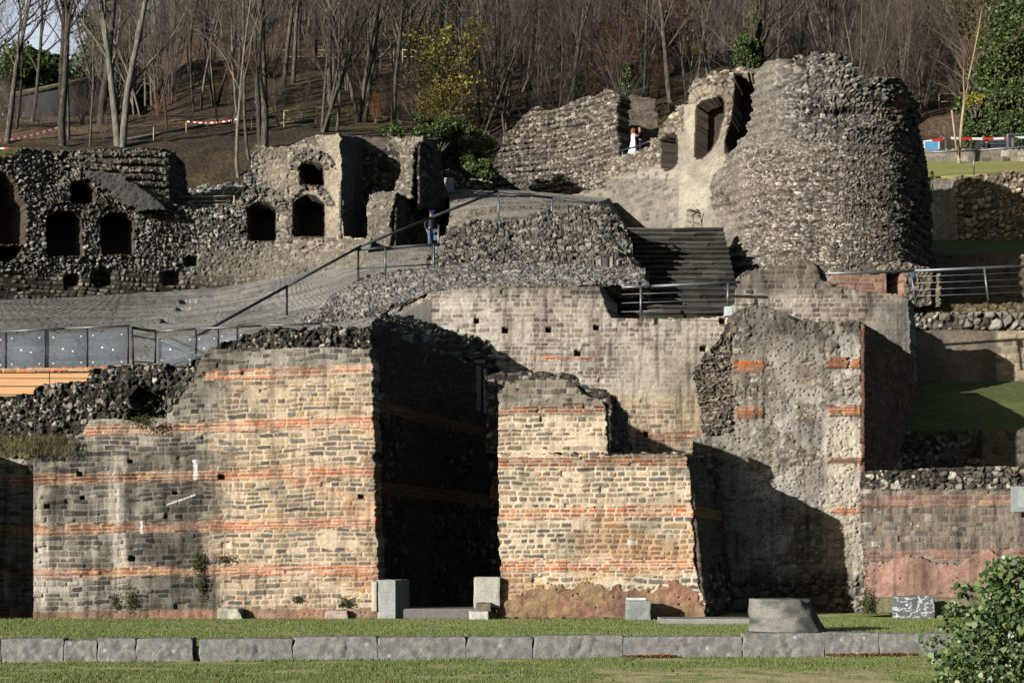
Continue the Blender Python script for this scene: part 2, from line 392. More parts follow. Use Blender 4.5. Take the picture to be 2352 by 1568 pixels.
def boxm(name, x0, x1, y0, y1, z0, z1, mat, parent=None, bev=0.01, own=False):
    me = bpy.data.meshes.new(name)
    import bmesh
    bm = bmesh.new(); bmesh.ops.create_cube(bm, size=1)
    cx, cy, cz = (x0+x1)/2, (y0+y1)/2, (z0+z1)/2
    for v in bm.verts:
        v.co = Vector(((v.co.x)*(x1-x0)+(0 if own else cx), v.co.y*(y1-y0)+(0 if own else cy), v.co.z*(z1-z0)+((z1-z0)/2 if own else cz)))
    if bev: bmesh.ops.bevel(bm, geom=bm.edges[:], offset=bev, segments=2, affect='EDGES', profile=.6)
    bm.to_mesh(me); bm.free(); me.materials.append(M[mat] if isinstance(mat, str) else mat)
    o = bpy.data.objects.new(name, me); col.objects.link(o)
    if own: o.location = (cx, cy, z0)
    if parent: o.parent = parent
    return o
def block(name, c8, res=.04, amp=.02, base=(120, 122, 122), base2=(95, 97, 98), seed=0, lichen=.0, mat='kerb', chips=0., freq=3., parent=None):
    """worn stone block from 8 corners: bottom 4 (ccw) then top 4"""
    c8 = np.array(c8, float); cen = c8.mean(0)
    Vs, Fs, Cs = [], [], []; b = 0
    for f in ((0, 1, 5, 4), (1, 2, 6, 5), (2, 3, 7, 6), (3, 0, 4, 7), (4, 5, 6, 7), (3, 2, 1, 0)):
        a, bb, cc, d = c8[list(f)]
        nu = max(2, int(np.linalg.norm(bb-a)/res)+1); nv = max(2, int(np.linalg.norm(d-a)/res)+1)
        u, v = np.meshgrid(np.linspace(0, 1, nu), np.linspace(0, 1, nv)); u, v = u[..., None], v[..., None]
        p = (a*(1-u)+bb*u)*(1-v)+(d*(1-u)+cc*u)*v
        idx = np.arange(nu*nv).reshape(nv, nu)+b; b += nu*nv
        Vs.append(p.reshape(-1, 3)); Fs.append(np.stack([idx[:-1, :-1], idx[:-1, 1:], idx[1:, 1:], idx[1:, :-1]], 2).reshape(-1, 4))
    V = np.concatenate(Vs)
    # round the edges, then displace with position-based noise so that shared edges stay closed
    q = V-cen; hx = np.abs(q).max(0)+1e-6
    e = np.abs(q)/hx; k = np.sort(e, axis=1)[:, 1]
    rnd = ss(.95, 1.0, k)*.016
    dn = q/np.linalg.norm(q, axis=1)[:, None]
    nz = np.array([mnoise.fractal(Vector(p*freq+np.array([seed*3.1, seed, 0])), 1., 2., 4) for p in V])
    nz2 = np.array([mnoise.noise(Vector(p*1.7+np.array([seed*7.7, seed*2, 5]))) for p in V])
    ch = np.clip(nz2-.15, 0, 1)*chips*ss(.6, 1., k)
    V = V+dn*(nz*amp-rnd-ch)[:, None]
    n3 = (nz*.5+.5)
    C = mixc(np.tile(alb(*base), (len(V), 1)), np.tile(alb(*base2), (len(V), 1)), np.clip(n3, 0, 1))
    if lichen:
        f1, f2, ia, ib = voro(V[:, 0]*2.6+V[:, 1]*1.1, V[:, 2]*2.6+V[:, 1], seed+4)
        lm = (1-ss(.05, .13, f1))*(h2(ia, ib, seed) > 1-lichen)
        C = mixc(C, np.tile(alb(215, 212, 205), (len(V), 1)), lm)
    return mesh_np(name, V, np.concatenate(Fs), C, M[mat], parent, True, loc=(cen[0], cen[1], c8[:, 2].min()) if parent is None else None)
def box8(x0, x1, y0, y1, z0, z1): return [(x0, y0, z0), (x1, y0, z0), (x1, y1, z0), (x0, y1, z0), (x0, y0, z1), (x1, y0, z1), (x1, y1, z1), (x0, y1, z1)]
SUN_EL, SUN_AZ, EXPO = 13.2, 46., .68
# ================================================================ GROUND
def kerbY(u): return 32.4+(u/2200.)*2.6
def grass_style(S, T, U, V):
    n = fbm(S*.5, T*.5+3, 91, 5); n2 = fbm(S*3, T*3, 95, 4)
    c = mixc(alb(128, 140, 74), alb(156, 150, 100), ss(.46, .68, n))*(.7+.6*n2)[..., None]
    dry = ss(1250, 1420, U)*(1-ss(2000, 2080, U))*ss(1524, 1546, V+30*(n-.5))*ss(.3, .5, n2)+.7*ss(.55, .68, fbm(S*.8, T*1.2, 93, 4)); dry = np.clip(dry, 0, 1)
    c = mixc(c, alb(188, 172, 128)+0*c, dry*.85)
    return .03*(n2-.5), c*1.9
def front_line(u, d): return ((u-CU)*(kerbY(u)+d)/F, kerbY(u)+d)
def gsheet(name, y0f, y1f, z, x0, x1, nx, ny, style, mat='grass'):
    xs = np.linspace(x0, x1, nx); t = np.linspace(0, 1, ny)
    X = np.tile(xs, (ny, 1)); Ya = np.array([y0f(x) for x in xs]); Yb = np.array([y1f(x) for x in xs])
    Y = Ya[None]*(1-t[:, None])+Yb[None]*t[:, None]
    Z = np.full(X.shape, z); U = CU+F*X/np.maximum(Y, .5); V = HV-(Z-EYE)*F/np.maximum(Y, .5)
    h, c = style(X, Y, U, V)
    idx = np.arange(nx*ny).reshape(ny, nx)
    q = np.stack([idx[:-1, :-1], idx[:-1, 1:], idx[1:, 1:], idx[1:, :-1]], 2).reshape(-1, 4)
    return mesh_np(name, np.stack([X, Y, Z+h], 2).reshape(-1, 3), q, c.reshape(-1, 3), M[mat])
def kx(x):   # kerb front edge at world x
    y = 33.7
    for _ in range(4): y = kerbY(CU+F*x/y)
    return y
ZL = -.42
base = gsheet('ground', lambda x: -60., lambda x: 400., -1.2, -400, 400, 20, 20, grass_style); tag(base, kind='structure')
g1 = gsheet('lawn_front', lambda x: 8., lambda x: kx(x)+.1, ZL, -24, 26, 600, 420, grass_style); tag(g1, kind='structure')
g2 = gsheet('lawn_terrace', lambda x: kx(x)+.35, lambda x: 50.5, 0., -34, 36, 600, 260, grass_style); tag(g2, kind='structure')
# grass blades, one uncountable mass
rng = np.random.default_rng(5)
def blades(name, X, Y, Z, h, mat, lean=.5, w=.006, parent=None):
    n = len(X); a = rng.uniform(0, 2*np.pi, n); l = rng.uniform(0, lean, n)*h
    hh = h*rng.uniform(.5, 1.2, n); b = rng.uniform(0, 2*np.pi, n)
    dx, dy = np.cos(a)*w, np.sin(a)*w
    p0 = np.stack([X-dx, Y-dy, Z], 1); p1 = np.stack([X+dx, Y+dy, Z], 1); p2 = np.stack([X+np.cos(b)*l, Y+np.sin(b)*l, Z+hh], 1)
    V = np.stack([p0, p1, p2], 1).reshape(-1, 3)
    return mesh_np(name, V, np.arange(3*n).reshape(-1, 3), None, M[mat], parent)
n = 110000
Yb = rng.uniform(26.5, 35.2, n); Xb = rng.uniform(-.33, .33, n)*Yb; ky = np.array([kerbY(CU+F*x/y) for x, y in zip(Xb, Yb)])
Ub = CU+F*Xb/Yb; Vb = HV-(ZL-EYE)*F/Yb; dn = fbm(Xb*.5, Yb*.5, 91, 5); dryb = ss(1250, 1420, Ub)*(1-ss(2000, 2080, Ub))*ss(1524, 1546, Vb+30*(dn-.5)); k = (Yb < ky-.02) & (rng.random(n) > .93*dryb) & (rng.random(n) > .8*ss(.55, .68, fbm(Xb*.8, Yb*1.2, 93, 4)))
nn = fbm(Xb*.9, Yb*.9, 77, 3)
hb = .02+.09*nn**2+.07*(rng.random(n) < .25)*np.exp(-(ky-Yb)*5)
tag(blades('grass', Xb[k], Yb[k], np.full(k.sum(), ZL), hb[k], 'blade', w=.008), kind='stuff', label='short green lawn grass in front of and behind the kerb', cat='grass')
n = 70000
Yb = rng.uniform(33.2, 45.2, n); Xb = rng.uniform(-.33, .33, n)*Yb; ky = np.array([kerbY(CU+F*x/y) for x, y in zip(Xb, Yb)]); k = Yb > ky+.42
tag(blades('grass', Xb[k], Yb[k], np.zeros(k.sum()), .03+.03*rng.random(k.sum()), 'blade', w=.009), kind='stuff', label='lawn grass on the terrace at the foot of the masonry', cat='grass')
# kerb stones
kb = [(-330, -62), (-60, 0.5), (1.5, 146), (147, 222.3), (223.3, 310), (311, 442), (458, 670), (671.2, 866), (867, 1069), (1070, 1222), (1223, 1430), (1431, 1703), (1706, 1892), (1893, 2016), (2017, 2215), (2216, 2400), (2402, 2700)]
kl = {-1: 'kerb stone beyond the left edge of the view', 15: 'kerb stone beyond the right edge of the view', 0: 'stone at the left edge of the photo, mostly cut off', 1: 'first full dark kerb stone from the left', 2: 'short kerb stone right of the first one from the left', 3: 'short grey kerb stone just left of the one with the drain gap at its end',
      4: 'kerb stone ending left of the black drain gap', 5: 'long kerb stone right of the black drain gap, chipped at its right top', 6: 'kerb stone below the white boulder in the plinth', 7: 'kerb stone under the dark gated passage',
      8: 'kerb stone with two chipped hollows on its top edge', 9: 'smooth kerb stone below the right brick wall', 10: 'long kerb stone ending in a broken corner beside the column stump', 11: 'kerb stone carrying the column stump',
      12: 'short kerb stone right of the column stump with white lichen', 13: 'plain kerb stone running towards the ivy bush', 14: 'kerb stone hidden behind the ivy bush'}
for i, (a, b) in enumerate(kb, -1):
    zt = {10: .03, 9: .03}.get(i, .04)+(.03 if i > 10 else 0)
    c8 = []
    for z in (ZL-.15, zt):
        for (u, d) in ((a, 0), (b, 0), (b, .42), (a, .42)):
            x, y = front_line(u, 0); c8.append((x, y+d+(-.08 if i > 10 else 0), z+.02*math.sin(i*2.3)*(z > 0)))
    o = block('kerb_stone', c8, .025, .03, (178, 175, 167), (118, 117, 114), seed=i*3+1, lichen=.16, chips=.34 if i in (5, 8, 10) else .18, freq=6.)
    tag(o, kl[i][0].upper()+kl[i][1:] if False else kl[i], 'kerb stone', 'kerb stones along the lawn step')
# ================================================================ FRONT WALLS
def band_mask(U, V, lst, seed=0):
    m = np.zeros(U.shape); jit = 2.5*(vn(U*.05, V*.01, seed)-.5)*2
    for (u0, u1, v0, sl, hh) in lst:
        d = np.abs(V-(v0+sl*(U-u0))+jit)
        m = np.maximum(m, (d < hh)*(U >= u0)*(U <= u1))
    return m
WARM = [(178, 162, 136), (150, 138, 118), (202, 184, 154), (132, 126, 116), (186, 160, 126), (166, 150, 128), (120, 116, 110), (196, 174, 148)]
GREY = [(138, 133, 122), (114, 111, 104), (160, 152, 138), (92, 90, 88), (146, 138, 122), (108, 104, 98), (172, 166, 154)]
BR1 = ((220, 136, 92), (206, 118, 78), (224, 156, 116), (188, 128, 100), (226, 124, 68), (204, 146, 114))
BR2 = ((178, 128, 104), (160, 110, 90), (190, 146, 122), (146, 104, 88))
RUB = [(120, 116, 106), (92, 88, 82), (150, 142, 126), (70, 68, 66), (188, 180, 166), (104, 98, 86)]
def w1_style(S, Z, U, V):
    Sx, Zx = U/85., -(V+.022*U)/85.
    n = fbm(U*.012, V*.012, 3, 4)
    a = coursed(Sx, Zx, .135, .33, (230, 208, 176), WARM, 1, joint=.029, wav=2.0, rough=.02)
    g = coursed(Sx, Zx, .138, .30, (186, 178, 160), GREY, 2, joint=.02, wav=2.6, rough=.04, miss=.04)
    mg = 1-ss(455, 545, U+110*(fbm(U*.03, V*.02, 8, 4)-.5)+(V-1100)*.04)
    mg = np.maximum(mg, 1-ss(846, 878, V+26*(n-.5)))
    out = lay(a, g, mg)
    # mortar streaks of lighter wash on the grey part
    wash = (np.exp(-((U-268-.02*(V-1000))/22.)**2)*ss(1035, 1060, V)*(1-ss(1290, 1330, V))*.75 + np.exp(-((U-395)/55.)**2)*ss(1040, 1052, V)*(1-ss(1075, 1118, V))*.8*(fbm(U*.05, V*.01, 14, 3) > .45)
            + np.exp(-((U-88)/20.)**2)*ss(1040, 1100, V)*.8)*(.55+.8*fbm(U*.06, V*.03, 15, 3))
    h, c = out
    c = mixc(c, alb(226, 216, 196)+0*c, np.clip(wash, 0, .8))
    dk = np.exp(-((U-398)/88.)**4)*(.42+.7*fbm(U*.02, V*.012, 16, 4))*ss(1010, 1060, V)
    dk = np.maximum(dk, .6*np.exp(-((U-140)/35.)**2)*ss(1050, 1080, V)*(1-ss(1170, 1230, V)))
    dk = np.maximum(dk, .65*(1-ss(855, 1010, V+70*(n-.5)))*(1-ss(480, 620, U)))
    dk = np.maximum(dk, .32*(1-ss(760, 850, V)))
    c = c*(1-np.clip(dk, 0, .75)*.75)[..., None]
    rust = ss(.55, .72, fbm(U*.006, V*.012, 18, 4))*ss(490, 560, U)*.45*(fbm(U*.03, V*.08, 19, 3))
    c = mixc(c, alb(214, 138, 74)+0*c, np.clip(rust*1.3, 0, .5)*(.3+.7*(V > 960)))
    # brick bands
    bm = band_mask(U, V, [(465, 900, 863, -.043, 11), (190, 900, 988, -.030, 12), (-80, 900, 1105, -.025, 12), (-80, 900, 1219, -.021, 12), (-80, 900, 1318, -.013, 11)], 4)
    bb = bricks(Sx, Zx, 5, BR1, (236, 212, 182)); b2 = bricks(Sx, Zx, 6, BR2)
    bh = bb[0]; bc = mixc(b2[1], bb[1], ss(490, 540, U)*.8); bc = mixc(bc, c, .45*mg*(fbm(U*.02, V*.03, 21, 3) > .5))
    h = np.where(bm > 0, bh+.012, h); c = np.where(bm[..., None] > 0, bc, c)
    # rubble core, upper left
    edge = np.interp(U, [-60, 60, 105, 190, 205, 380, 400, 440, 470], [1050, 1048, 1035, 990, 960, 955, 925, 880, 800])
    rm = V < edge+14*(n-.5)*2
    rb = rubble(U/85., -V/85., .17, 1.15, .16, RUB, (40, 36, 30), 9, .1, .45)
    h = np.where(rm, rb[0]-.05, h); c = np.where(rm[..., None], rb[1]*.9, c)
    ms = rm & (V > 1000) & (U < 130)
    c = np.where(ms[..., None], alb(112, 108, 70)*(.6+.8*fbm(U*.1, V*.1, 23, 3))[..., None], c)
    # hollow above the first band on the left
    hol = inpoly(U+8*(n-.5), V, [(296, 912), (322, 888), (352, 902), (382, 892), (376, 930), (384, 962), (352, 984), (318, 968), (286, 962), (304, 936)])
    h = np.where(hol, h*1.6-.5, h)
    # plinth of red mortar along the foot
    pl = V > 1396+6*(fbm(U*.03, V*0, 24, 3)-.5)-.010*U+8
    pp = plaster(U/85., -V/85., (206, 156, 128), (180, 150, 124), 25, .03)
    h = np.where(pl, .07+pp[0], h); c = np.where(pl[..., None], pp[1]*.8, c)
    rec = U < 77
    h = np.where(rec, h-.8, h)
    for (x, y, r) in [(182, 1058+30, 6), (303, 1282, 7), (108, 1077+85, 6), (508, 1095, 7), (830, 1140, 6), (402, 1130, 5), (300, 1060, 5), (190, 1143, 5)]:
        h = np.where((np.abs(U-x) < r) & (np.abs(V-y) < r*.8), h-.25, h)
    # deep edge wobble so the outline is not a ruler line
    h = h+.05*(fbm(U*.01, V*.012, 26, 3)-.5)
    wst = (np.abs(U-449-.02*(V-1080)) < 4+2*vn(U, V*.2, 3)) & (V > 1055) & (V < 1100) | ((np.abs(U-325) < 3) & (V > 1196) & (V < 1225)) | ((np.abs(V-(1160-.35*(U-380))) < 1.6) & (U > 385) & (U < 450))
    c = weather(c, U, V, 1, .32)*1.08; stk = ss(.44, .62, fbm(U*.05, V*.006, 66, 4))*mg*ss(1000, 1060, V)*(.5+.7*fbm(U*.2, V*.2, 67, 2)); c = c*(1-.5*np.clip(stk, 0, 1))[..., None]; c = np.where(wst[..., None], alb(235, 232, 225), c)
    return h, c
W1P = [(-80, 905), (60, 900), (112, 884), (200, 872), (212, 850), (282, 838), (380, 833), (386, 868), (412, 850), (440, 832), (465, 812), (482, 798), (540, 780), (600, 758), (700, 754), (848, 751), (853, 850), (858, 960), (861, 1100), (866, 1290), (868, 1345), (872, 1421), (62, 1423), (60, 1421), (-80, 1421)]
DARKS = lambda rgb: (lambda p: np.tile(alb(*rgb), (len(p), 1)))
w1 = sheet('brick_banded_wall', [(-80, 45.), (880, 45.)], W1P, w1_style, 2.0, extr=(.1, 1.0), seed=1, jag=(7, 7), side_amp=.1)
tag(w1, 'tall stone wall with orange brick bands left of the dark gated passage', 'ruined wall')
def side_mason(seed, tint=(120, 108, 92), brickv=(), shade_mul=.8):  # the last factor paints deep shade into the stone colour
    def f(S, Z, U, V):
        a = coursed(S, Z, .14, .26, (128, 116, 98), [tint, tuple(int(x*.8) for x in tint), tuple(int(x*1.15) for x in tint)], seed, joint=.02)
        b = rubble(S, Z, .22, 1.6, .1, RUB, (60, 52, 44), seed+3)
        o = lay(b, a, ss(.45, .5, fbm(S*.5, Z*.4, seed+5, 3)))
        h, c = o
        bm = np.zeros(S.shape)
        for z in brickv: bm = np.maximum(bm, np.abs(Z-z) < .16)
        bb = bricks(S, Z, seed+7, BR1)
        return np.where(bm > 0, bb[0], h), np.where(bm[..., None] > 0, bb[1]*.8, c)*shade_mul
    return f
# passage left wall, runs back from the front wall
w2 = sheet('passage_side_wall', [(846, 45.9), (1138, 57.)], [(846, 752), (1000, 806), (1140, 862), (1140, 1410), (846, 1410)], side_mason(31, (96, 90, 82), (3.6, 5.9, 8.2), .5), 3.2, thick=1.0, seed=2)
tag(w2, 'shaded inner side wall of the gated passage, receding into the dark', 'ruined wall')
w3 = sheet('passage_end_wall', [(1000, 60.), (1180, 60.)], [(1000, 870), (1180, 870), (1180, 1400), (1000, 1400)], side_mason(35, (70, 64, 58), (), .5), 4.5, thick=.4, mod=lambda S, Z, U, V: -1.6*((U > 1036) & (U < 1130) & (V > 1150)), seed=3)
tag(w3, 'dark rear wall of the passage around the gateway', 'ruined wall')
gate = empty('iron_gate', P(1083, 1392, 58.5)); tag(gate, 'black iron bar gate deep inside the dark passage', 'gate')
gl = P(1083, 1392, 58.5)
for i in range(9):
    x = P(1040+i*11, 0, 58.5)[0]-gl[0]; polyline_tube('bar', [(x, 0, 0), (x, 0, 3.4)], .022, 'iron', gate, 6)
for z in (.1, .9, 1.7, 2.5, 3.35): polyline_tube('crossbar', [(P(1038, 0, 58.5)[0]-gl[0], 0, z), (P(1130, 0, 58.5)[0]-gl[0], 0, z)], .025, 'iron', gate, 6)
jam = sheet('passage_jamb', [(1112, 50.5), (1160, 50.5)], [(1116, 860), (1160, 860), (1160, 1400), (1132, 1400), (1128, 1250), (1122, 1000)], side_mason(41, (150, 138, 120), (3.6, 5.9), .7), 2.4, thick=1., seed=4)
tag(jam, 'narrow shaded masonry jamb on the right of the passage', 'ruined wall')
mound = ruled('rubble_core', [[(848, 752, 46.3), (1000, 808, 51.4), (1138, 864, 57.4)], [(860, 742, 50), (1000, 775, 53.5), (1135, 812, 57.5)], [(880, 725, 56), (960, 742, 56.6), (1050, 772, 57), (1120, 785, 57.4)]],
              lambda S, T, U, V: rubble(S, T, .24, 1.5, .2, RUB, (62, 54, 46), 45), 180, 90, seed=5)
tag(mound, 'dark loose rubble slope on top of the passage wall', 'rubble mass')
# right front wall
def w4_style(S, Z, U, V):
    Sx, Zx = U/85., -(V+.004*U)/85.
    a = coursed(Sx, Zx, .135, .30, (244, 224, 192), WARM, 51, joint=.034, wav=1.8, rough=.018)
    g = coursed(Sx, Zx, .14, .26, (172, 160, 138), GREY+[(170, 168, 160)], 52, joint=.016, wav=1.2, miss=.03)
    n = fbm(U*.015, V*.015, 53, 4)
    mg = 1-ss(945, 960, V+10*(n-.5))
    mg = np.maximum(mg, ss(1480, 1560, U+120*(n-.5))*ss(1085, 1045, V)*0+ (V > 1040)*(1-ss(1062, 1080, V+12*(n-.5)-np.clip(U-1480, 0, 200)*.25))*(U > 1400))
    h, c = lay(a, g, mg)
    wm = np.exp(-((U-1475)/60.)**2-((V-1235)/75.)**2)
    c = c*(1-.5*np.clip(wm*(.4+fbm(U*.03, V*.05, 54, 3)), 0, 1))[..., None]
    rust = ss(.5, .7, fbm(U*.008, V*.02, 55, 3))*.35*(V > 1180)
    c = mixc(c, alb(232, 168, 98)+0*c, rust)
    bm = band_mask(U, V, [(1145, 1395, 944, -.02, 9), (1140, 1580, 1062, -.004, 12), (1140, 1620, 1181, -.022, 13), (1140, 1620, 1297, -.006, 13)], 5)
    bb = bricks(Sx, Zx, 56, BR1+((176, 96, 76), (196, 150, 120)), (240, 216, 182), .1, .3, .026)
    h = np.where(bm > 0, bb[0]+.01, h); c = np.where(bm[..., None] > 0, mixc(bb[1], bb[1]*.62, (V < 1070)*1.), c)
    top = np.interp(U, [1140, 1160, 1200, 1240, 1300, 1350, 1390, 1440, 1500, 1560, 1580, 1620], [1402, 1385, 1362, 1350, 1348, 1340, 1350, 1352, 1350, 1336, 1345, 1390])+40*(fbm(U*.06, V*.06, 60, 4)-.5)
    pp = plaster(U/85., -V/85., (196, 146, 120), (166, 130, 108), 57, .07, .08)
    pm = V > top
    h = np.where(pm, .05+.06*(V > 1380)+pp[0], h); c = np.where(pm[..., None], pp[1]*.82, c)
    c = mixc(c, alb(190, 160, 120)*.8+0*c, .8*pm*ss(.52, .62, fbm(U*.02, V*.03, 58, 3)))
    for (x, y) in [(1445, 1245), (1458, 1246)]:
        k = (np.abs(U-x) < 5) & (np.abs(V-y) < 5); c = np.where(k[..., None], alb(230, 228, 222), c)
    return h+.04*(fbm(U*.012, V*.012, 59, 3)-.5), weather(c, U, V, 2, .25)
w4 = sheet('brick_banded_wall', [(1100, 45.), (1640, 45.)], [(1145, 1040), (1395, 1042), (1480, 1040), (1575, 1041), (1581, 1090), (1590, 1180), (1594, 1290), (1606, 1345), (1620, 1385), (1616, 1419), (1142, 1419), (1150, 1330), (1146, 1200)], w4_style, 1.8, extr=(1.32, 4.83), seed=11, side_amp=.14, jag=(5, 6), layers=6)
sheet('side_face', [(1621, 45.0), (1681, 49.9)], [(1574, 1050), (1690, 1050), (1690, 1412), (1612, 1412), (1600, 1390), (1580, 1290)], side_mason(47, (120, 112, 98), (2.9,)), 2.4, thick=.1, batter=.1, zref=0., seed=111, parent=None if False else w4, jag=(6, 8))
tag(w4, 'cream mortared stone wall with brick bands right of the dark gated passage', 'ruined wall')
w4b = sheet('stepped_wall_stub', [(1100, 45.), (1640, 45.)], [(1145, 900), (1166, 884), (1200, 874), (1290, 871), (1322, 884), (1336, 905), (1384, 918), (1391, 950), (1394, 1041), (1145, 1039)], w4_style, 1.8, extr=(.9, 3.2, -.35), seed=12, side_amp=.12, jag=(5, 6), layers=5)
sheet('side_face', [(1401, 45.05), (1450, 48.2)], [(1394, 905), (1412, 912), (1414, 925), (1424, 930), (1430, 945), (1440, 950), (1446, 1036), (1397, 1036)], side_mason(48, (110, 102, 90)), 2.2, thick=.1, seed=112, parent=w4b, jag=(5, 6))
tag(w4b, 'ruined upper stub with one brick band standing on the right front wall', 'ruined wall')
slab = sheet('vault_remnant', [(1100, 48.6), (1500, 48.6)], [(1116, 866), (1142, 856), (1306, 855), (1328, 868), (1332, 882), (1392, 894), (1398, 902), (1418, 912), (1424, 935), (1440, 945), (1444, 1041), (1116, 1041)],
             lambda S, Z, U, V: rubble(S, Z, .16, 1.7, .1, RUB, (60, 54, 46), 61), 2.4, thick=1.6, seed=13, jag=(6, 6))
tag(slab, 'broken stepped vault springing behind the upper wall stub', 'ruined vault')
# pier wall W5
def w5_style(S, Z, U, V):
    n = fbm(U*.01, V*.012, 71, 4)
    p = plaster(U/76., -V/76., (202, 195, 182), (166, 159, 147), 72, .07, .9)
    r = rubble(U/76., -V/76., .14, 2.0, .09, [(176, 166, 148), (146, 138, 124), (196, 187, 170), (120, 114, 104)], (136, 126, 110), 73, .09, .3)
    h, c = lay(p, r, ss(.46, .56, fbm(U*.02, V*.02, 74, 4))*.85)
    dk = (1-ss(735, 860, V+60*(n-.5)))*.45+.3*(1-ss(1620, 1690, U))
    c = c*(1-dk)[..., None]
    cr = ss(1885, 1900, U)*ss(930, 1000, V)
    c = mixc(c, alb(224, 212, 188)*(.8+.35*fbm(U*.03, V*.05, 75, 3))[..., None], cr*.7)
    for (x0, x1, y, hh) in [(1680, 1765, 842, 13), (1893, 1976, 832, 13), (1682, 1758, 947, 13), (1895, 1976, 942, 13), (1897, 1980, 1058, 8), (1905, 1980, 1173, 7)]:
        k = (U > x0+16*vn(V*.16, U*0, 3)) & (U < x1-14*vn(V*.16, U*0+5, 4)*(x1 < 1800)) & (np.abs(V-y) < hh) & (fbm(U*.06, V*.1, 82, 3) < .66)
        b = bricks(U/76., -V/76., 76, BR1, (150, 130, 105), .085, .5, .022)
        h = np.where(k, .05+b[0], h); c = np.where(k[..., None], b[1]*.9, c)
    # curved ledges of the broken arch at the left
    am = inpoly(U, V, [(1560, 740), (1676, 740), (1680, 1000), (1560, 1000)])
    rr = np.hypot(U-1700, (V-1010)); th = np.arctan2(V-1010, U-1700)
    tq = th*12+1.6*(fbm(rr*.03, th*3, 7, 3)-.5)+.3*(fbm(U*.1, V*.1, 83, 2)-.5); vs = np.floor(tq); fr = tq-vs
    ah = .16*ss(0, .25, fr)*(1-ss(.6, 1, fr))*(.2+1.1*h2(vs, np.floor(rr/24+h2(vs, vs*0, 5)), 78))+.05*(fbm(U*.08, V*.08, 79, 3)-.5)
    ra = math.radians(28)*ss(960, 780, V) if False else np.radians(32)*(1-ss(780, 960, V)); Ur, Vr = U/76.*np.cos(ra)-V/76.*np.sin(ra), U/76.*np.sin(ra)+V/76.*np.cos(ra)
    ab = rubble(Ur, -Vr, .13, 2.8, .16, [(158, 148, 130), (130, 122, 108), (176, 164, 144), (112, 106, 96)], (70, 62, 52), 84, .1, .3)
    h = np.where(am, ab[0], h); c = np.where(am[..., None], ab[1], c)
    low = ss(1290, 1340, V+30*(n-.5)); rl = rubble(U/76., -V/76., .3, 1.6, .2, GREY, (60, 52, 44), 81)
    h, c = lay((h, c), rl, low*.8*(U > 1640)); c = weather(c, U, V, 4, .35)
    h = h-.5*np.clip((V-1330)/80., 0, 1)*np.exp(-((U-1830)/110.)**2)
    return h, c
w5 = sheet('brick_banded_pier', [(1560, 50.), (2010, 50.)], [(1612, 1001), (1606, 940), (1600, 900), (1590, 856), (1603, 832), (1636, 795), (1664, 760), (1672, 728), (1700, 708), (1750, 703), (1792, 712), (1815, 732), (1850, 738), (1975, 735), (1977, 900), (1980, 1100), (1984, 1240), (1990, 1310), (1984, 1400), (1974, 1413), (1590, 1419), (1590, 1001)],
           w5_style, 2.2, extr=(3.6, 8.4), seed=14, side_amp=.05, jag=(5, 7), layers=5)
sheet('side_face', [(1984, 49.95), (2110, 58.6)], [(1979, 742), (2000, 752), (2030, 772), (2060, 792), (2096, 824), (2102, 900), (2085, 985), (2060, 1060), (2030, 1110), (1984, 1115)], lambda S, Z, U, V: coursed(S, Z, .15, .34, (120, 104, 88), [(136, 92, 72), (116, 76, 62), (150, 108, 86), (100, 84, 74)], 77, joint=.02, miss=.04), 2.4, thick=.1, seed=113, parent=w5, jag=(4, 8))
tag(w5, 'massive rough mortar pier with short orange brick courses and dark brick side, right of centre', 'ruined pier')
# right low wall
def w11_style(S, Z, U, V):
    n = fbm(U*.02, V*.02, 91, 4)
    a = coursed(U/82., -V/82., .155, .22, (150, 138, 122), [(142, 134, 122), (124, 118, 110), (160, 150, 134), (110, 105, 100), (148, 132, 116), (134, 122, 110)], 92, joint=.016, wav=1.6, rough=.035, smear=.4)
    h, c = a
    r = rubble(U/82., -V/82., .17, 1.5, .14, RUB, (56, 50, 44), 93)
    h, c = lay((h, c), r, 1-ss(1118, 1130, V+18*(n-.5)))
    bm = band_mask(U, V, [(1980, 2900, 1152, -.02, 14), (1980, 2900, 1275, -.01, 12)], 6)
    bb = bricks(U/82., -V/82., 94, ((160, 122, 106), (144, 110, 98), (170, 132, 112), (134, 112, 102)), (164, 146, 128), .14, .4, .024)
    h = np.where(bm > 0, bb[0]+.01, h); c = np.where(bm[..., None] > 0, bb[1], c)
    top = np.interp(U, [1985, 2000, 2050, 2080, 2110, 2130, 2160, 2200, 2240, 2270, 2290, 2320, 2400], [1300, 1293, 1288, 1278, 1274, 1284, 1295, 1298, 1270, 1262, 1274, 1285, 1280])+16*(fbm(U*.08, V*.08, 99, 4)-.5)
    pp = plaster(U/82., -V/82., (208, 166, 146), (182, 146, 128), 95, .05, .06)
    pm = V > top
    h = np.where(pm, .12+pp[0], h); c = np.where(pm[..., None], pp[1]*.9, c)
    c = c*(1-.35*pm*np.exp(-((U-2120)/25.)**2))[..., None]
    om = V > 1371; po = plaster(U/82., -V/82., (150, 146, 112), (132, 126, 100), 96, .02)
    h = np.where(om, .07+po[0], h); c = np.where(om[..., None], po[1]*.8, c)
    wt = (h2(np.floor(U/22), np.floor(V/11), 97) > .965) & (V > 1100) & (V < 1262)
    c = np.where((wt & (fbm(U*.1, V*.1, 98, 2) > .45))[..., None], alb(196, 190, 176), c)
    return h, weather(c, U, V, 3, .35)
w11 = sheet('low_brick_wall', [(1970, 46.5), (2900, 45.6)], [(1983, 1082), (2060, 1080), (2180, 1073), (2420, 1070), (2900, 1066), (2900, 1412), (1990, 1408), (1996, 1380), (1992, 1300), (1986, 1250)], w11_style, 2.0, thick=.8, seed=15)
tag(w11, 'low grey stone wall with pink mortar plinth at the right edge', 'ruined wall')
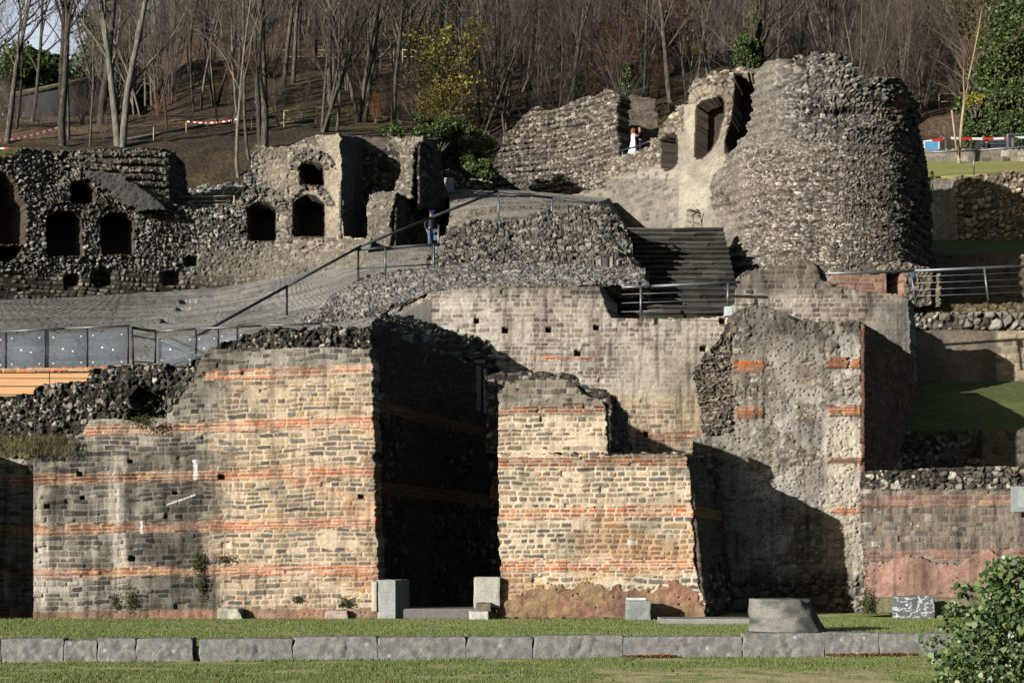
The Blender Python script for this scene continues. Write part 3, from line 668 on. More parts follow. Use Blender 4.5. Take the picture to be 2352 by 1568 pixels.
pn = empty('sign_board', P(2337, 1175, 45.7)); tag(pn, 'plain grey metal board fixed near the top of the low right wall', 'sign')
q0 = P(2322, 1175, 45.7); q1 = P(2362, 1116, 45.7)
boxm('panel', 0-(q1[0]-q0[0])*.38, (q1[0]-q0[0])*.62, -.03, .03, 0, q1[2]-q0[2], flat('sign_grey', alb(166, 174, 170)), pn)
boxm('inner_frame', .02, .5, -.045, -.031, .12, .62, flat('sign_pale', alb(180, 190, 184)), pn, .006)
# off-frame end pier whose shade falls on the left end of the wall
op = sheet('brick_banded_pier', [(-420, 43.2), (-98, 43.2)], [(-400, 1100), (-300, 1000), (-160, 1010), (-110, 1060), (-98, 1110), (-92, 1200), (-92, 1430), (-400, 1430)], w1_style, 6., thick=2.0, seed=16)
tag(op, 'projecting wall pier beyond the left edge of the view', 'ruined pier')
# ================================================================ BIG MIDDLE WALL W6
def w6_style(S, Z, U, V):
    n = fbm(U*.012, V*.012, 101, 4)
    a = coursed(U/66., -V/66., .165, .3, (222, 213, 196), [(174, 162, 148), (154, 142, 132), (192, 180, 164), (140, 128, 120), (200, 190, 174)], 102, joint=.028, wav=.8, amp=.9, rough=.025)
    h, c = a
    pw = plaster(U/66., -V/66., (216, 204, 180), (190, 178, 156), 103, .02)
    pale = ss(750, 830, V)*ss(1350, 1480, U)*(1-ss(900, 960, V))+.6*ss(.5, .65, n)
    h, c = lay((h, c), pw, np.clip(pale, 0, 1)*.65)
    warm = ss(880, 930, V); c = mixc(c, c*np.array([1.12, 1.0, .85]), warm)
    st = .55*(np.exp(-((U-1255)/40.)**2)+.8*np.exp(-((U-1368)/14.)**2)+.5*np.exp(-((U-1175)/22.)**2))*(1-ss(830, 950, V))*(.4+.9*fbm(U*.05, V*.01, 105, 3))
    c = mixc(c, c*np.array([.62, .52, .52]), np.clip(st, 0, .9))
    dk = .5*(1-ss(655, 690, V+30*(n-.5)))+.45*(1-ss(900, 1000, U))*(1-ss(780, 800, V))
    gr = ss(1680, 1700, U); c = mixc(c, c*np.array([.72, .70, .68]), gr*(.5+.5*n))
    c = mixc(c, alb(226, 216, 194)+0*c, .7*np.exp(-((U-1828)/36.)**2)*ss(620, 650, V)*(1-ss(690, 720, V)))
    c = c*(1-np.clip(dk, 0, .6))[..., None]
    bm = band_mask(U, V, [(1215, 1370, 822, 0, 5), (1430, 1612, 1003, 0, 12)], 7)
    bb = bricks(U/66., -V/66., 106, BR2+((200, 120, 80),), (214, 190, 160), .09, .4, .02)
    c = np.where(bm[..., None] > 0, bb[1], c)
    gp = ss(2000, 2030, U)*ss(680, 700, V); p2 = plaster(U/66., -V/66., (150, 146, 138), (128, 124, 118), 107, .03); h, c = lay((h, c), p2, gp*.8)
    for (x, y, r) in [(1161, 758, 7), (1260, 757, 7), (1370, 752, 7), (1327, 811, 7.5), (1615, 800, 7), (1660, 737, 7), (1485, 996, 6), (1095, 737, 6)]:
        h = np.where((np.abs(U-x) < r) & (np.abs(V-y) < r*.85), h-.45, h)
    return h, weather(c, U, V, 5, .42)
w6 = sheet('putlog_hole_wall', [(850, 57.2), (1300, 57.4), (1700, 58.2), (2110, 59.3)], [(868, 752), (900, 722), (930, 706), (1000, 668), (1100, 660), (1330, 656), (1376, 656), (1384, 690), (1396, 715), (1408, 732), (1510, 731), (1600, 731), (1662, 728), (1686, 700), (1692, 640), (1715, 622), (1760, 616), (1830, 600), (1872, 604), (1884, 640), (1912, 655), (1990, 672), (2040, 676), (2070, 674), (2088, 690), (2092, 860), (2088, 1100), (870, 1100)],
           w6_style, 2.2, extr=(.55, 1.4), seed=21)
tag(w6, 'broad pale wall with a row of small square holes behind the front walls', 'ruined wall')
w7 = ruled('rubble_ledge', [[(690, 790, 56.0), (790, 775, 56.5), (880, 755, 56.9), (1000, 690, 57.9), (1330, 680, 58.2), (1376, 680, 58.3), (1495, 690, 59.2)],
                            [(690, 742, 56.4), (790, 718, 57), (880, 706, 57.2), (1000, 668, 57.3), (1330, 657, 57.6), (1376, 656, 57.8), (1495, 664, 58.9)],
                            [(720, 712, 58.2), (815, 668, 59.4), (920, 645, 59.6), (1010, 638, 59.2), (1330, 636, 59.2), (1480, 640, 59.5)],
                            [(770, 680, 60), (838, 636, 61.5), (1000, 610, 61.8), (1250, 604, 61.8), (1400, 608, 61.6), (1484, 618, 60.8)]],
           lambda S, T, U, V: rubble(S, T*1.2, .15, 2.3, .22, [(170, 160, 148), (142, 134, 124), (190, 180, 166), (118, 112, 104)], (112, 102, 92), 111, .1, .35) if False else rubble(S*1.1, T*1.3, .13, 2.6, .13, [(166, 160, 152), (138, 132, 126), (188, 182, 172), (114, 110, 106)], (84, 78, 72), 111, .1, .35), 420, 110, seed=22, skirt=0)
tag(w7, 'sloping ledge of worn pinkish rubble above the wall with square holes', 'rubble mass')
md = ruled('rubble_mound', [[(960, 622, 61.2), (1150, 616, 61.2), (1300, 612, 61.2), (1420, 616, 61.2), (1488, 640, 60.6)],
                            [(1000, 580, 62.6), (1100, 560, 62.6), (1250, 556, 62.6), (1400, 560, 62.3), (1450, 590, 61.8)],
                            [(1018, 562, 64), (1042, 520, 64), (1090, 503, 64.1), (1150, 508, 64.2), (1230, 500, 64.2), (1300, 494, 64.2), (1392, 488, 64), (1412, 510, 63.8), (1438, 548, 63.2)]],
           lambda S, T, U, V: (lambda hc: (hc[0]+1.3*(fbm(S*.35, T*.35, 119, 4)-.5), hc[1]))(rubble(S, T*.9, .125, 2.0, .22, [(132, 127, 119), (104, 100, 94), (162, 155, 144), (80, 77, 73), (140, 131, 118)], (50, 45, 40), 113, .1, .4)), 330, 150, seed=23, skirt=.8)
tag(md, 'coarse dark rubble mound left of the shaded stairs', 'rubble mass')
def terr_style(S, T, U, V):
    h, c = lay(plaster(S, T, (176, 168, 154), (148, 142, 130), 115, .04), rubble(S, T, .24, 1.7, .12, STONE, (96, 88, 78), 116), ss(.48, .6, fbm(S*.4, T*.4, 117, 3))*.8)
    return h, c
tr = ruled('upper_terrace', [[(1015, 590, 64.2), (1044, 535, 64.4), (1150, 506, 64.5), (1280, 500, 64.5), (1392, 494, 64.3), (1432, 560, 64.)], [(1034, 490, 72), (1140, 474, 72), (1300, 480, 72), (1424, 510, 71)], [(1030, 430, 90), (1060, 424, 92), (1130, 432, 93), (1400, 455, 87), (1440, 520, 82)]], terr_style, 300, 120, mat='stone_far', seed=24)
tag(tr, kind='structure'); tr.name = 'path'
# cavea seat slope
def cav_style(S, T, U, V):
    n = fbm(U*.006, V*.03, 121, 5)
    st = T/.62+.4*vn(S*.2, T*.3, 122); fr = st-np.floor(st)
    h, c = plaster(S*.7, T*1.4, (178, 173, 164), (146, 142, 134), 123, .05, .6)
    ca = coursed(S, T, .17, .3, (150, 144, 132), [(140, 134, 124), (120, 116, 108), (160, 154, 142)], 124, joint=.02)
    h, c = lay((h, c), ca, .25*ss(.45, .6, fbm(U*.01, V*.03, 125, 4)))
    h = h+.05*ss(.0, .12, fr)*(1-ss(.8, 1., fr))
    c = c*(.82+.3*n)[..., None]*(1-.12*(fr < .1))[..., None]
    c = c*(.66+.34*ss(200, 650, U))[..., None]*(.8+.4*fbm(S*.4, T*3, 129, 4))[..., None]
    rec = ((np.abs(V-595-100) < 5) & (np.abs(U-432) < 18)) | ((np.abs(V-712) < 4) & (np.abs(U-420) < 14)) | ((np.abs(V-740) < 5) & (np.abs(U-385) < 14))
    h = np.where(rec, h-.25, h)
    return h, c
cv = ruled('seating_slope', [[(-420, 890, 50), (-90, 880, 51.), (300, 870, 51.5), (470, 825, 52), (600, 790, 52.5), (760, 775, 53.5), (900, 740, 56.4), (1010, 680, 57.4)],
                             [(-420, 772, 56), (-90, 760, 58), (300, 750, 60), (600, 715, 62), (760, 695, 62), (900, 660, 61.6), (1010, 640, 61.8)],
                             [(-420, 706, 64), (-90, 693, 66.5), (150, 686, 70), (300, 677, 72.5), (500, 664, 74.5), (640, 638, 74.5), (830, 612, 72), (960, 600, 71), (1040, 590, 70.5)]], cav_style, 520, 130, seed=25)
tag(cv, kind='structure'); cv.name = 'path'
fl = ruled('landing', [[(830, 612, 71.5), (1040, 592, 70.5)], [(836, 588, 74), (1045, 577, 74)], [(836, 566, 79), (1045, 560, 79)]], terr_style, 120, 50, seed=26)
tag(fl, kind='structure'); fl.name = 'path'
# ================================================================ STAIRS
def stairs(name, u0, u1, Y0, Y1, v0, v1, n, label, cat):
    z0, z1 = P(0, v0, Y0)[2], P(0, v1, Y1)[2]; rows = []
    xa0, xb0 = P(u0[0], 0, Y0)[0], P(u0[1], 0, Y0)[0]; xa1, xb1 = P(u1[0], 0, Y1)[0], P(u1[1], 0, Y1)[0]
    nx = 160
    for i in range(n):
        for (dy, dz) in ((0, 0), (0, .72), (-.12, .74), (-.12, 1), (1, 1)):
            f = (i+dy)/n; fz = (i+dz)/n
            x = np.linspace(xa0*(1-f)+xa1*f, xb0*(1-f)+xb1*f, nx); y = Y0+(Y1-Y0)*f+(.0 if dy else 0)
            nz = (vn(x*1.2, x*0+i, 5)-.5)*.07+(h2(np.floor(x*1.1+h2(x*0+i, x*0+i, 4)), x*0+i, 6)-.5)*.05
            rows.append(np.stack([x, np.full(nx, y)+nz*(1 if dy == 0 else 0), np.full(nx, z0+(z1-z0)*fz)+nz*.6*dz], 1))
    G = np.array(rows); m = len(G); idx = np.arange(m*nx).reshape(m, nx)
    q = np.stack([idx[:-1, :-1], idx[:-1, 1:], idx[1:, 1:], idx[1:, :-1]], 2).reshape(-1, 4)
    V = G.reshape(-1, 3); rw = np.repeat(np.arange(m)//5, nx); c = alb(92, 89, 83)*(.5+.5*fbm(V[:, 0]*3, V[:, 2]*6, 3, 3)+.75*(h2(rw, np.floor(V[:, 0]*1.1+h2(rw, rw, 4)), 5)-.45))[:, None]  # step grey darkened to stand in for shade across the flight
    o = mesh_np(name, V, q, c, M['stone'], loc=tuple(V.mean(0))); return tag(o, label, cat)
stairs('stone_stairs', (1395, 1705), (1410, 1660), 58.8, 70.5, 736, 531, 17, 'wide flight of worn stone stairs in deep shade beside the tall tower ruin', 'stairs')
sw = sheet('stair_side_wall', [(1491, 60.4), (1456, 62.2), (1438, 64.2), (1430, 72.)], [(1400, 492), (1424, 490), (1436, 545), (1452, 580), (1470, 606), (1492, 628), (1500, 700), (1500, 760), (1400, 760)], side_mason(131, (110, 104, 96)), 3., thick=.3, seed=27)
tag(sw, 'dark low wall along the left of the stairs', 'ruined wall')
st2 = sheet('brick_stub', [(1425, 61.5), (1500, 61.5)], [(1432, 664), (1492, 662), (1494, 735), (1432, 735)], lambda S, Z, U, V: lay(coursed(S, Z, .15, .3, (220, 204, 176), WARM, 133), bricks(S, Z, 134, BR2), ((V > 685) & (V < 712))*1.), 2.5, thick=.9, extr=(.9, 1.6), seed=28)
tag(st2, 'short lit brick stub behind the railing at the foot of the stairs', 'ruined wall')
# ================================================================ TOWER
def tower_style(S, Z, U, V):
    n = fbm(S*.35, Z*.35, 141, 4)
    G_ = [(164, 156, 144), (138, 131, 121), (192, 184, 170), (114, 108, 101), (144, 134, 122)]
    a = rubble(S, Z, .19, 1.5, .24, [(136, 132, 125), (154, 149, 140), (112, 109, 104), (178, 172, 160)], (54, 49, 44), 142, .1, .35)
    b = rubble(S, Z+.12*S, .115, 2.1, .14, G_, (64, 57, 50), 143, .1, .4)
    up = 1-ss(290, 380, V+90*(n-.5)); up = up*ss(1720, 1800, U)
    h, c = lay(b, a, up)
    p = plaster(S, Z, (170, 162, 148), (140, 133, 122), 144, .12, 1.)
    pl = (1-ss(1690, 1745, U+60*(n-.5)))+.55*(1-ss(1760, 1850, U+60*(n-.5)))*(V < 330)
    h, c = lay((h, c), p, np.clip(pl, 0, .5)); h = h+.09*np.sin(2*np.pi*(Z+.1*S)/.42+5*fbm(S*.5, Z*.5, 149, 3))*fbm(S*.9, Z*.9, 148, 3)
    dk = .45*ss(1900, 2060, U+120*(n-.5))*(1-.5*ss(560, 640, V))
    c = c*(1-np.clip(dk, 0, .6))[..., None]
    hl = np.exp(-((U-1930)/75.)**2-((V-262)/26.)**2)*.9+np.exp(-((U-1660)/26.)**2-((V-495)/45.)**2)*1.1+np.exp(-((U-1830)/24.)**2-((V-158)/20.)**2)*1.0
    h = h-hl+1.0*(fbm(S*.22, Z*.18, 145, 3)-.5)
    om = ss(.62, .72, fbm(S*.8, Z*.8, 147, 3))*.4*ss(1980, 2050, U); c = mixc(c, alb(190, 150, 96)+0*c, om)
    return h, c
TP = [(1655, 600), (1640, 545), (1625, 500), (1622, 460), (1636, 440), (1640, 410), (1652, 395), (1690, 345), (1722, 310), (1729, 270), (1731, 164), (1745, 156), (1762, 146), (1778, 152), (1792, 139), (1806, 150), (1822, 138), (1838, 127), (1856, 135), (1872, 124), (1890, 130), (1905, 122), (1925, 131), (1942, 127), (1950, 146), (1964, 158), (1958, 178), (1985, 187), (2010, 179), (2045, 182), (2060, 176), (2072, 192), (2090, 210), (2104, 250), (2110, 330), (2118, 400), (2130, 450), (2140, 520), (2146, 600), (2150, 700), (1660, 720)]
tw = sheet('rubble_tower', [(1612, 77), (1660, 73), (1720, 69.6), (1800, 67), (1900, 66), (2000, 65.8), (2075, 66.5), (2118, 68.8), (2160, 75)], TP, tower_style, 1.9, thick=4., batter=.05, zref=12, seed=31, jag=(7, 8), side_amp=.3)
tag(tw, 'huge rounded rubble tower ruin rising right of the stairs', 'ruined tower')
def wing_style(S, Z, U, V):
    n = fbm(U*.014, V*.014, 151, 4)
    p = plaster(S, Z, (196, 186, 166), (164, 156, 140), 152, .07, .6)
    cs = coursed(S, Z, .24, .4, (186, 178, 160), [(160, 154, 142), (140, 136, 128), (176, 168, 152), (126, 122, 116)], 153, joint=.025, rough=.05)
    h, c = lay(p, cs, .85*ss(.36, .5, n)*(1-ss(1530, 1600, U)))
    r = rubble(S, Z, .26, 1.8, .22, [(170, 158, 138), (140, 130, 116), (190, 178, 156), (118, 110, 100)], (88, 80, 68), 154, .1, .3)
    up = 1-ss(395, 415, V+.28*(U-1430)+20*(n-.5)); up = up*(1-ss(1530, 1560, U))
    up = np.maximum(up, .9*ss(1660, 1672, U+10*(n-.5)))
    up = np.maximum(up, (1-ss(205, 235, V))*.95*(U > 1580)); up = np.maximum(up, (1-ss(290, 312, V))*.95*(U < 1572))
    h, c = lay((h, c), r, up)
    c = c*(1-.25*(V > 410)*(U < 1560)*(.5+n))[..., None]
    # voussoir ring above the big window
    rr = np.hypot((U-1632), (V-262)*.9); th = np.arctan2(V-262, U-1632)
    vm = (rr > 40) & (rr < 60+10*(n-.5)) & (V < 238); vs = th*13; fr = vs-np.floor(vs)
    h = np.where(vm, .1*ss(0, .15, fr)*(1-ss(.8, 1, fr))+.1*h2(np.floor(vs), vs*0, 3), h); c = np.where(vm[..., None], pal([(170, 158, 138), (140, 130, 116)], h2(np.floor(vs), vs*0, 4), fr, .3), c)
    WINP = [(1598, 362), (1600, 300), (1602, 245), (1610, 236), (1640, 228), (1654, 224), (1660, 232), (1660, 268), (1652, 290), (1646, 318), (1630, 345), (1612, 362)]; win = inpoly(U, V, WINP)
    w2_ = inpoly(U, V, [(1524, 388), (1523, 325), (1530, 314), (1552, 308), (1554, 340), (1552, 378), (1534, 390)])
    sl = inpoly(U, V, [(1690, 172), (1820, 168), (1820, 370), (1700, 352), (1668, 350), (1668, 320), (1680, 285), (1688, 240)])
    dr = inpoly(U, V, [(1575, 531), (1576, 488), (1580, 480), (1606, 483), (1609, 490), (1607, 531)])
    rc = plaster(S, Z, (92, 80, 70), (76, 68, 62), 156, .04)[1]  # dark recess colour, paints the shade inside both windows
    h = np.where(win, h-1.3, h); c = np.where(inpoly_g(U, V, WINP, 5.)[..., None], rc*.8, c)
    h = np.where(w2_, h-1.2, h); c = np.where(inpoly_g(U, V, [(1524, 388), (1523, 325), (1530, 314), (1552, 308), (1554, 340), (1552, 378), (1534, 390)], 5.)[..., None], rc*.7, c)
    c = np.where(inpoly(U+4, V, [(1690, 172), (1830, 168), (1830, 380), (1694, 356), (1668, 354), (1668, 320), (1680, 285), (1688, 240)])[..., None] | sl[..., None], alb(84, 74, 66)*(.7+.5*n[..., None]), c); h = np.where(sl, h-2.6, h); h = np.where(dr, h-1.6, h)  # slit and its left jamb coloured dark in place of shade
    for (x, y) in [(1450, 422), (1477, 405)]: h = np.where((np.abs(U-x) < 4) & (np.abs(V-y) < 4), h-.4, h)
    return h, c
WP = [(1296, 452), (1340, 440), (1392, 432), (1392, 378), (1428, 357), (1460, 352), (1492, 337), (1500, 320), (1518, 318), (1516, 300), (1536, 268), (1552, 258), (1556, 246), (1582, 238), (1584, 210), (1590, 192), (1600, 178), (1622, 176), (1634, 164), (1662, 166), (1690, 158), (1830, 158), (1830, 400), (1720, 640), (1655, 600), (1640, 565), (1612, 532), (1430, 560), (1296, 560)]
wg = sheet('window_wall', [(1280, 89.5), (1380, 88.5), (1440, 86.5), (1500, 84), (1560, 81.9), (1620, 81.), (1680, 80.6), (1745, 80.3), (1840, 80)], WP, wing_style, 2., thick=1.0, seed=32, mat='stone', jag=(4, 7))
tag(wg, 'pale plastered curved wall with a large arched window opening, joined to the tower', 'ruined wall')
tag(sheet('ledge_coursed_wall', [(1100, 97), (1240, 97), (1340, 96.4), (1428, 94.8)], [(1124, 405), (1132, 380), (1150, 335), (1160, 308), (1186, 290), (1200, 268), (1234, 246), (1262, 254), (1290, 250), (1318, 236), (1340, 226), (1372, 222), (1394, 206), (1412, 212), (1420, 222), (1418, 300), (1424, 360), (1436, 400), (1440, 500), (1128, 500)],
      lambda S, Z, U, V: ledges(S, Z, .33, .22, [(160, 150, 136), (134, 126, 116), (184, 174, 156), (112, 106, 98)], (70, 62, 54), 161, .6, -.10), 1.8, thick=1.2, mat='stone_far', seed=33, jag=(5, 9)),
    'curved wall of rough horizontal stone layers below the wooded hill', 'ruined wall')
tag(sheet('back_wall', [(1400, 99.5), (1530, 99.5)], [(1410, 222), (1440, 218), (1480, 222), (1506, 226), (1512, 300), (1516, 330), (1516, 380), (1410, 380)], side_mason(165, (110, 104, 96)), 3., thick=.8, mat='stone_far', seed=34), 'dark shaded wall behind the wedding couple', 'ruined wall')
pf = ruled('platform', [[(1400, 372, 92.2), (1540, 345, 90)], [(1400, 366, 99.4), (1540, 338, 99.4)]], terr_style, 40, 20, mat='stone_far', seed=35); pf.name = 'path'; tag(pf, kind='structure')
# ================================================================ LEFT UPPER RUIN W8
LR = [(148, 145, 137), (116, 114, 109), (178, 173, 162), (92, 90, 88), (206, 201, 190), (130, 125, 116)]
def arch_niche(x0, y0, x1, y1, r=8):
    return [(x0, y1), (x0, y0+r), (x0+r, y0+2), ((x0+x1)/2, y0-2), (x1-r, y0+2), (x1, y0+r), (x1, y1)]
NICHE = [arch_niche(105, 488, 185, 590, 17), arch_niche(231, 489, 306, 586, 17), arch_niche(569, 466, 632, 552, 14), arch_niche(674, 450, 742, 543, 18), arch_niche(690, 376, 742, 426), [(163, 468), (162, 425), (172, 418), (200, 424), (215, 436), (214, 464), (196, 470)], [(-90, 560), (-90, 395), (10, 398), (22, 410), (40, 430), (44, 455), (56, 470), (56, 560)], [(0, 600), (0, 566), (50, 566), (40, 590), (20, 602)]]
def w8_style(S, Z, U, V):
    n = fbm(U*.01, V*.012, 171, 4)
    r = rubble(S, Z, .17, 1.5, .2, LR, (52, 48, 44), 172, .1, .38)
    low = coursed(S, Z, .2, .3, (60, 56, 50), [(150, 146, 136), (120, 116, 108), (180, 174, 160), (100, 98, 92), (160, 150, 120)], 173, joint=.05, rough=.06, wav=2.5, miss=.12, amp=1.5)
    h, c = lay(r, low, ss(622, 640, V+30*(n-.5)))
    li = rubble(S, Z, .24, 1.6, .14, [(178, 168, 148), (150, 142, 128), (200, 190, 168), (128, 120, 108)], (112, 104, 92), 174, .1, .25)
    h, c = lay((h, c), li, .8*ss(560, 640, U+60*(n-.5))*(1-ss(600, 700, V)))
    pw = plaster(S, Z, (206, 192, 164), (180, 168, 144), 175, .07, 1.)
    lw = ss(728, 760, U+20*(n-.5))+.6*np.exp(-((V-440)/16.)**2)*(U > 665)*(U < 760)+.5*np.exp(-((U-640)/40.)**2-((V-395)/34.)**2); h, c = lay((h, c), pw, np.clip(lw, 0, .85)*(V < 545))
    mid = ss(540, 600, V)*ss(330, 520, U)*(1-ss(640, 660, V)); md_ = plaster(S, Z, (150, 142, 126), (118, 110, 98), 176, .12, 1.); h, c = lay((h, c), md_, .6*mid)
    # tiered coursed part top centre
    t1 = ledges(S, Z, .34, .24, [(150, 144, 132), (122, 116, 108), (172, 164, 150)], (70, 64, 56), 177, .5)
    tm = inpoly(U, V, [(180, 352), (380, 340), (384, 470), (330, 470), (300, 440), (180, 400)]); h, c = np.where(tm, t1[0], h), np.where(tm[..., None], t1[1], c)
    # voussoirs round the niches
    for (cx, cy, r0, r1) in [(145, 512, 44, 72), (268, 512, 42, 70), (600, 492, 38, 62), (708, 480, 40, 58), (716, 398, 30, 56), (188, 446, 30, 58)]:
        rr = np.hypot(U-cx, V-cy); th = np.arctan2(V-cy, U-cx); vs = th*10+1.6*(fbm(rr*.05, th*4, 4, 3)-.5); fr = vs-np.floor(vs)
        vm = (rr > r0) & (rr < r1+8*(n-.5)) & (V < cy-8)
        vm = vm & (fbm(U*.05, V*.05, 185, 3) > .38); h = np.where(vm, .4*h+.04+.13*ss(0, .25, fr)*(1-ss(.65, 1, fr))*(.2+1.2*h2(np.floor(vs), np.floor(rr/16), cx)), h)
        c = np.where(vm[..., None], pal([(140, 134, 122), (108, 103, 95), (160, 152, 138)], h2(np.floor(vs), np.floor(rr/16), cx+1), fr, .35)*(.55+.45*ss(0, .3, fr))[..., None]*(.7+.6*fbm(U*.2, V*.2, 186, 2))[..., None], c)
    h = h+.5*(fbm(S*.3, Z*.3, 178, 3)-.5)
    dk = .15*(1-ss(500, 700, U)); c = c*(1-dk)[..., None]
    for k, poly in enumerate(NICHE):
        m = inpoly(U+5*(fbm(U*.1, V*.1, k, 2)-.5), V+5*(n-.5), poly); h = np.where(m, (-3.2 if k == 6 else -2.)+.1*(h), h); c = np.where((m | inpoly_g(U, V, poly, 4.))[..., None], alb(92, 82, 72)*(.8+.3*fbm(U*.03, V*.03, 5, 3))[..., None], c)  # niche insides and rims get a dark colour that imitates their shade
    for (x, y, r) in [(165, 645, 14), (395, 645-5, 17), (440, 600, 12), (235, 640, 20)]:
        h = h-.7*np.exp(-((U-x)/r)**4-((V-y)/(r*.8))**4)
    return h, c
W8P = [(-410, 372), (-250, 360), (-90, 366), (20, 362), (40, 344), (80, 342), (140, 345), (260, 344), (345, 340), (372, 343), (384, 352), (386, 470), (430, 478), (540, 472), (545, 462), (560, 440), (566, 400), (576, 365), (582, 336), (622, 334), (640, 340), (690, 326), (728, 312), (782, 308), (784, 540), (846, 546), (846, 640), (1000, 600), (1000, 640), (830, 655), (500, 690), (-90, 715), (-410, 740)]
w8 = sheet('niche_wall', [(-420, 70), (-95, 72), (150, 74.2), (300, 75.4), (450, 76.3), (620, 76.5), (800, 76), (1010, 73.2)], W8P, w8_style, 1.9, extr=(.3, 2.0), seed=41, jag=(7, 8), side_amp=.12, mat='stone', layers=8, sidecol=lambda p: np.tile(alb(120, 118, 116), (len(p), 1)))
sheet('side_face', [(784, 76.15), (850, 80.2)], [(784, 310), (800, 312), (845, 318), (847, 560), (784, 545)], lambda S, Z, U, V: plaster(S, Z, (128, 126, 122), (100, 100, 98), 183, .06, .8), 2.4, thick=.1, seed=114, parent=w8, jag=(4, 7))
tag(w8, 'long dark rubble wall with arched niches across the upper left', 'ruined wall')
ramp = sheet('plaster_ramp', [(150, 73.5), (420, 75.6)], [(196, 392), (235, 394), (290, 412), (330, 436), (372, 470), (384, 482), (330, 484), (300, 474), (262, 446), (222, 416)], lambda S, Z, U, V: plaster(S, Z, (112, 110, 106), (92, 92, 92), 181, .05), 2.2, thick=1., seed=42)
tag(ramp, 'smooth grey sloping buttress crossing the dark rubble wall', 'ruined wall')
FS = lambda s: (lambda S, Z, U, V: lay(rubble(S, Z, .24, 1.7, .12, [(178, 168, 148), (150, 142, 128), (200, 190, 168), (120, 114, 104)], (90, 82, 72), s, .1, .3), plaster(S, Z, (168, 160, 144), (142, 134, 120), s+3, .08), .35*np.ones(S.shape)))
bs = lambda p: np.tile(alb(96, 96, 100), (len(p), 1))
f1_ = (sheet('fin_wall', [(838, 76.6), (912, 76.6)], [(842, 470), (850, 446), (880, 440), (912, 442), (905, 470), (896, 500), (898, 560), (894, 600), (845, 600)], FS(191), 2.1, extr=(.4, 1.6), seed=43, jag=(6, 7), sidecol=bs, layers=4)); tag(f1_, 'lower rubble pier with a lit face left of the man in the cap', 'ruined pier')
sheet('side_face', [(909, 76.75), (1010, 82.2)], [(908, 448), (930, 446), (1000, 450), (1000, 560), (960, 575), (904, 580), (900, 520)], side_mason(193, (90, 86, 84)), 2.6, thick=.1, seed=115, parent=f1_, jag=(5, 7))
f2_ = (sheet('fin_wall', [(890, 77.8), (985, 77.8)], [(905, 450), (912, 420), (922, 380), (916, 350), (890, 322), (900, 316), (975, 312), (960, 330), (948, 350), (950, 400), (944, 440), (950, 455)], FS(195), 2.1, extr=(.4, 1.6), seed=44, jag=(6, 6), sidecol=bs, layers=4)); sheet('side_face', [(964, 77.85), (1044, 83.)], [(953, 345), (972, 318), (1004, 320), (1010, 360), (1020, 430), (1040, 480), (953, 480)], side_mason(194, (90, 86, 84)), 2.6, thick=.1, seed=116, parent=f2_, jag=(5, 7)); tag(f2_, 'tall narrow lit end of a cross wall with black side', 'ruined wall')
sheet('back_wall', [(770, 79.2), (930, 79.2)], [(780, 312), (925, 318), (925, 600), (770, 600)], side_mason(197, (96, 92, 90)), 3., thick=.5, mat='stone', seed=49, parent=f2_)
tag(sheet('back_wall', [(950, 83.2), (1060, 83.2)], [(960, 318), (1004, 318), (1008, 360), (1018, 420), (1030, 455), (1050, 480), (1050, 600), (960, 600)], side_mason(198, (96, 92, 90)), 3., thick=.8, mat='stone_far', seed=45), 'black shaded wall behind the man in the dark coat', 'ruined wall')
tag(sheet('cross_wall', [(387, 75.9), (436, 79.4)], [(378, 350), (400, 352), (418, 372), (430, 420), (434, 472), (378, 476)], side_mason(199, (80, 78, 78)), 3., thick=.6, seed=46), 'dark shaded return wall at the end of the coursed wall, upper left', 'ruined wall')
lowr = ruled('rubble_slope', [[(420, 486, 77.2), (560, 478, 77.4)], [(420, 455, 79.4), (566, 445, 79.4)], [(420, 440, 81), (570, 420, 81)]], lambda S, T, U, V: rubble(S, T, .25, 1.5, .2, LR, (70, 66, 50), 201), 120, 60, seed=47)
tag(lowr, 'low grey rubble slope behind the small rail, upper left', 'rubble mass')
tag(sheet('rubble_wall', [(1000, 86.), (1150, 90.)], [(1012, 398), (1030, 390), (1056, 400), (1072, 412), (1090, 408), (1128, 420), (1140, 440), (1140, 500), (1030, 500), (1020, 450)], lambda S, Z, U, V: rubble(S, Z, .34, 1.2, .25, [(160, 152, 136), (130, 124, 112), (188, 178, 158), (100, 96, 88)], (60, 54, 46), 203), 2.2, thick=.8, mat='stone_far', seed=48), 'short rubble wall between the shaded ruin and the layered wall', 'ruined wall')
pst = block('stone_post', [P(1021, 462, 85.2)[:2]+(P(0, 470, 85.2)[2],), P(1041, 462, 85.2)[:2]+(P(0, 470, 85.2)[2],), (P(1041, 0, 85.2)[0], 85.7, P(0, 470, 85.2)[2]), (P(1021, 0, 85.2)[0], 85.7, P(0, 470, 85.2)[2]),
      P(1020, 408, 85.2), P(1042, 408, 85.2), (P(1042, 0, 85.2)[0], 85.7, P(0, 408, 85.2)[2]), (P(1020, 0, 85.2)[0], 85.7, P(0, 408, 85.2)[2])], .08, .02, (200, 204, 210), (178, 184, 190), seed=4)
tag(pst, 'pale upright stone slab beside the black shaded ruin', 'stone')
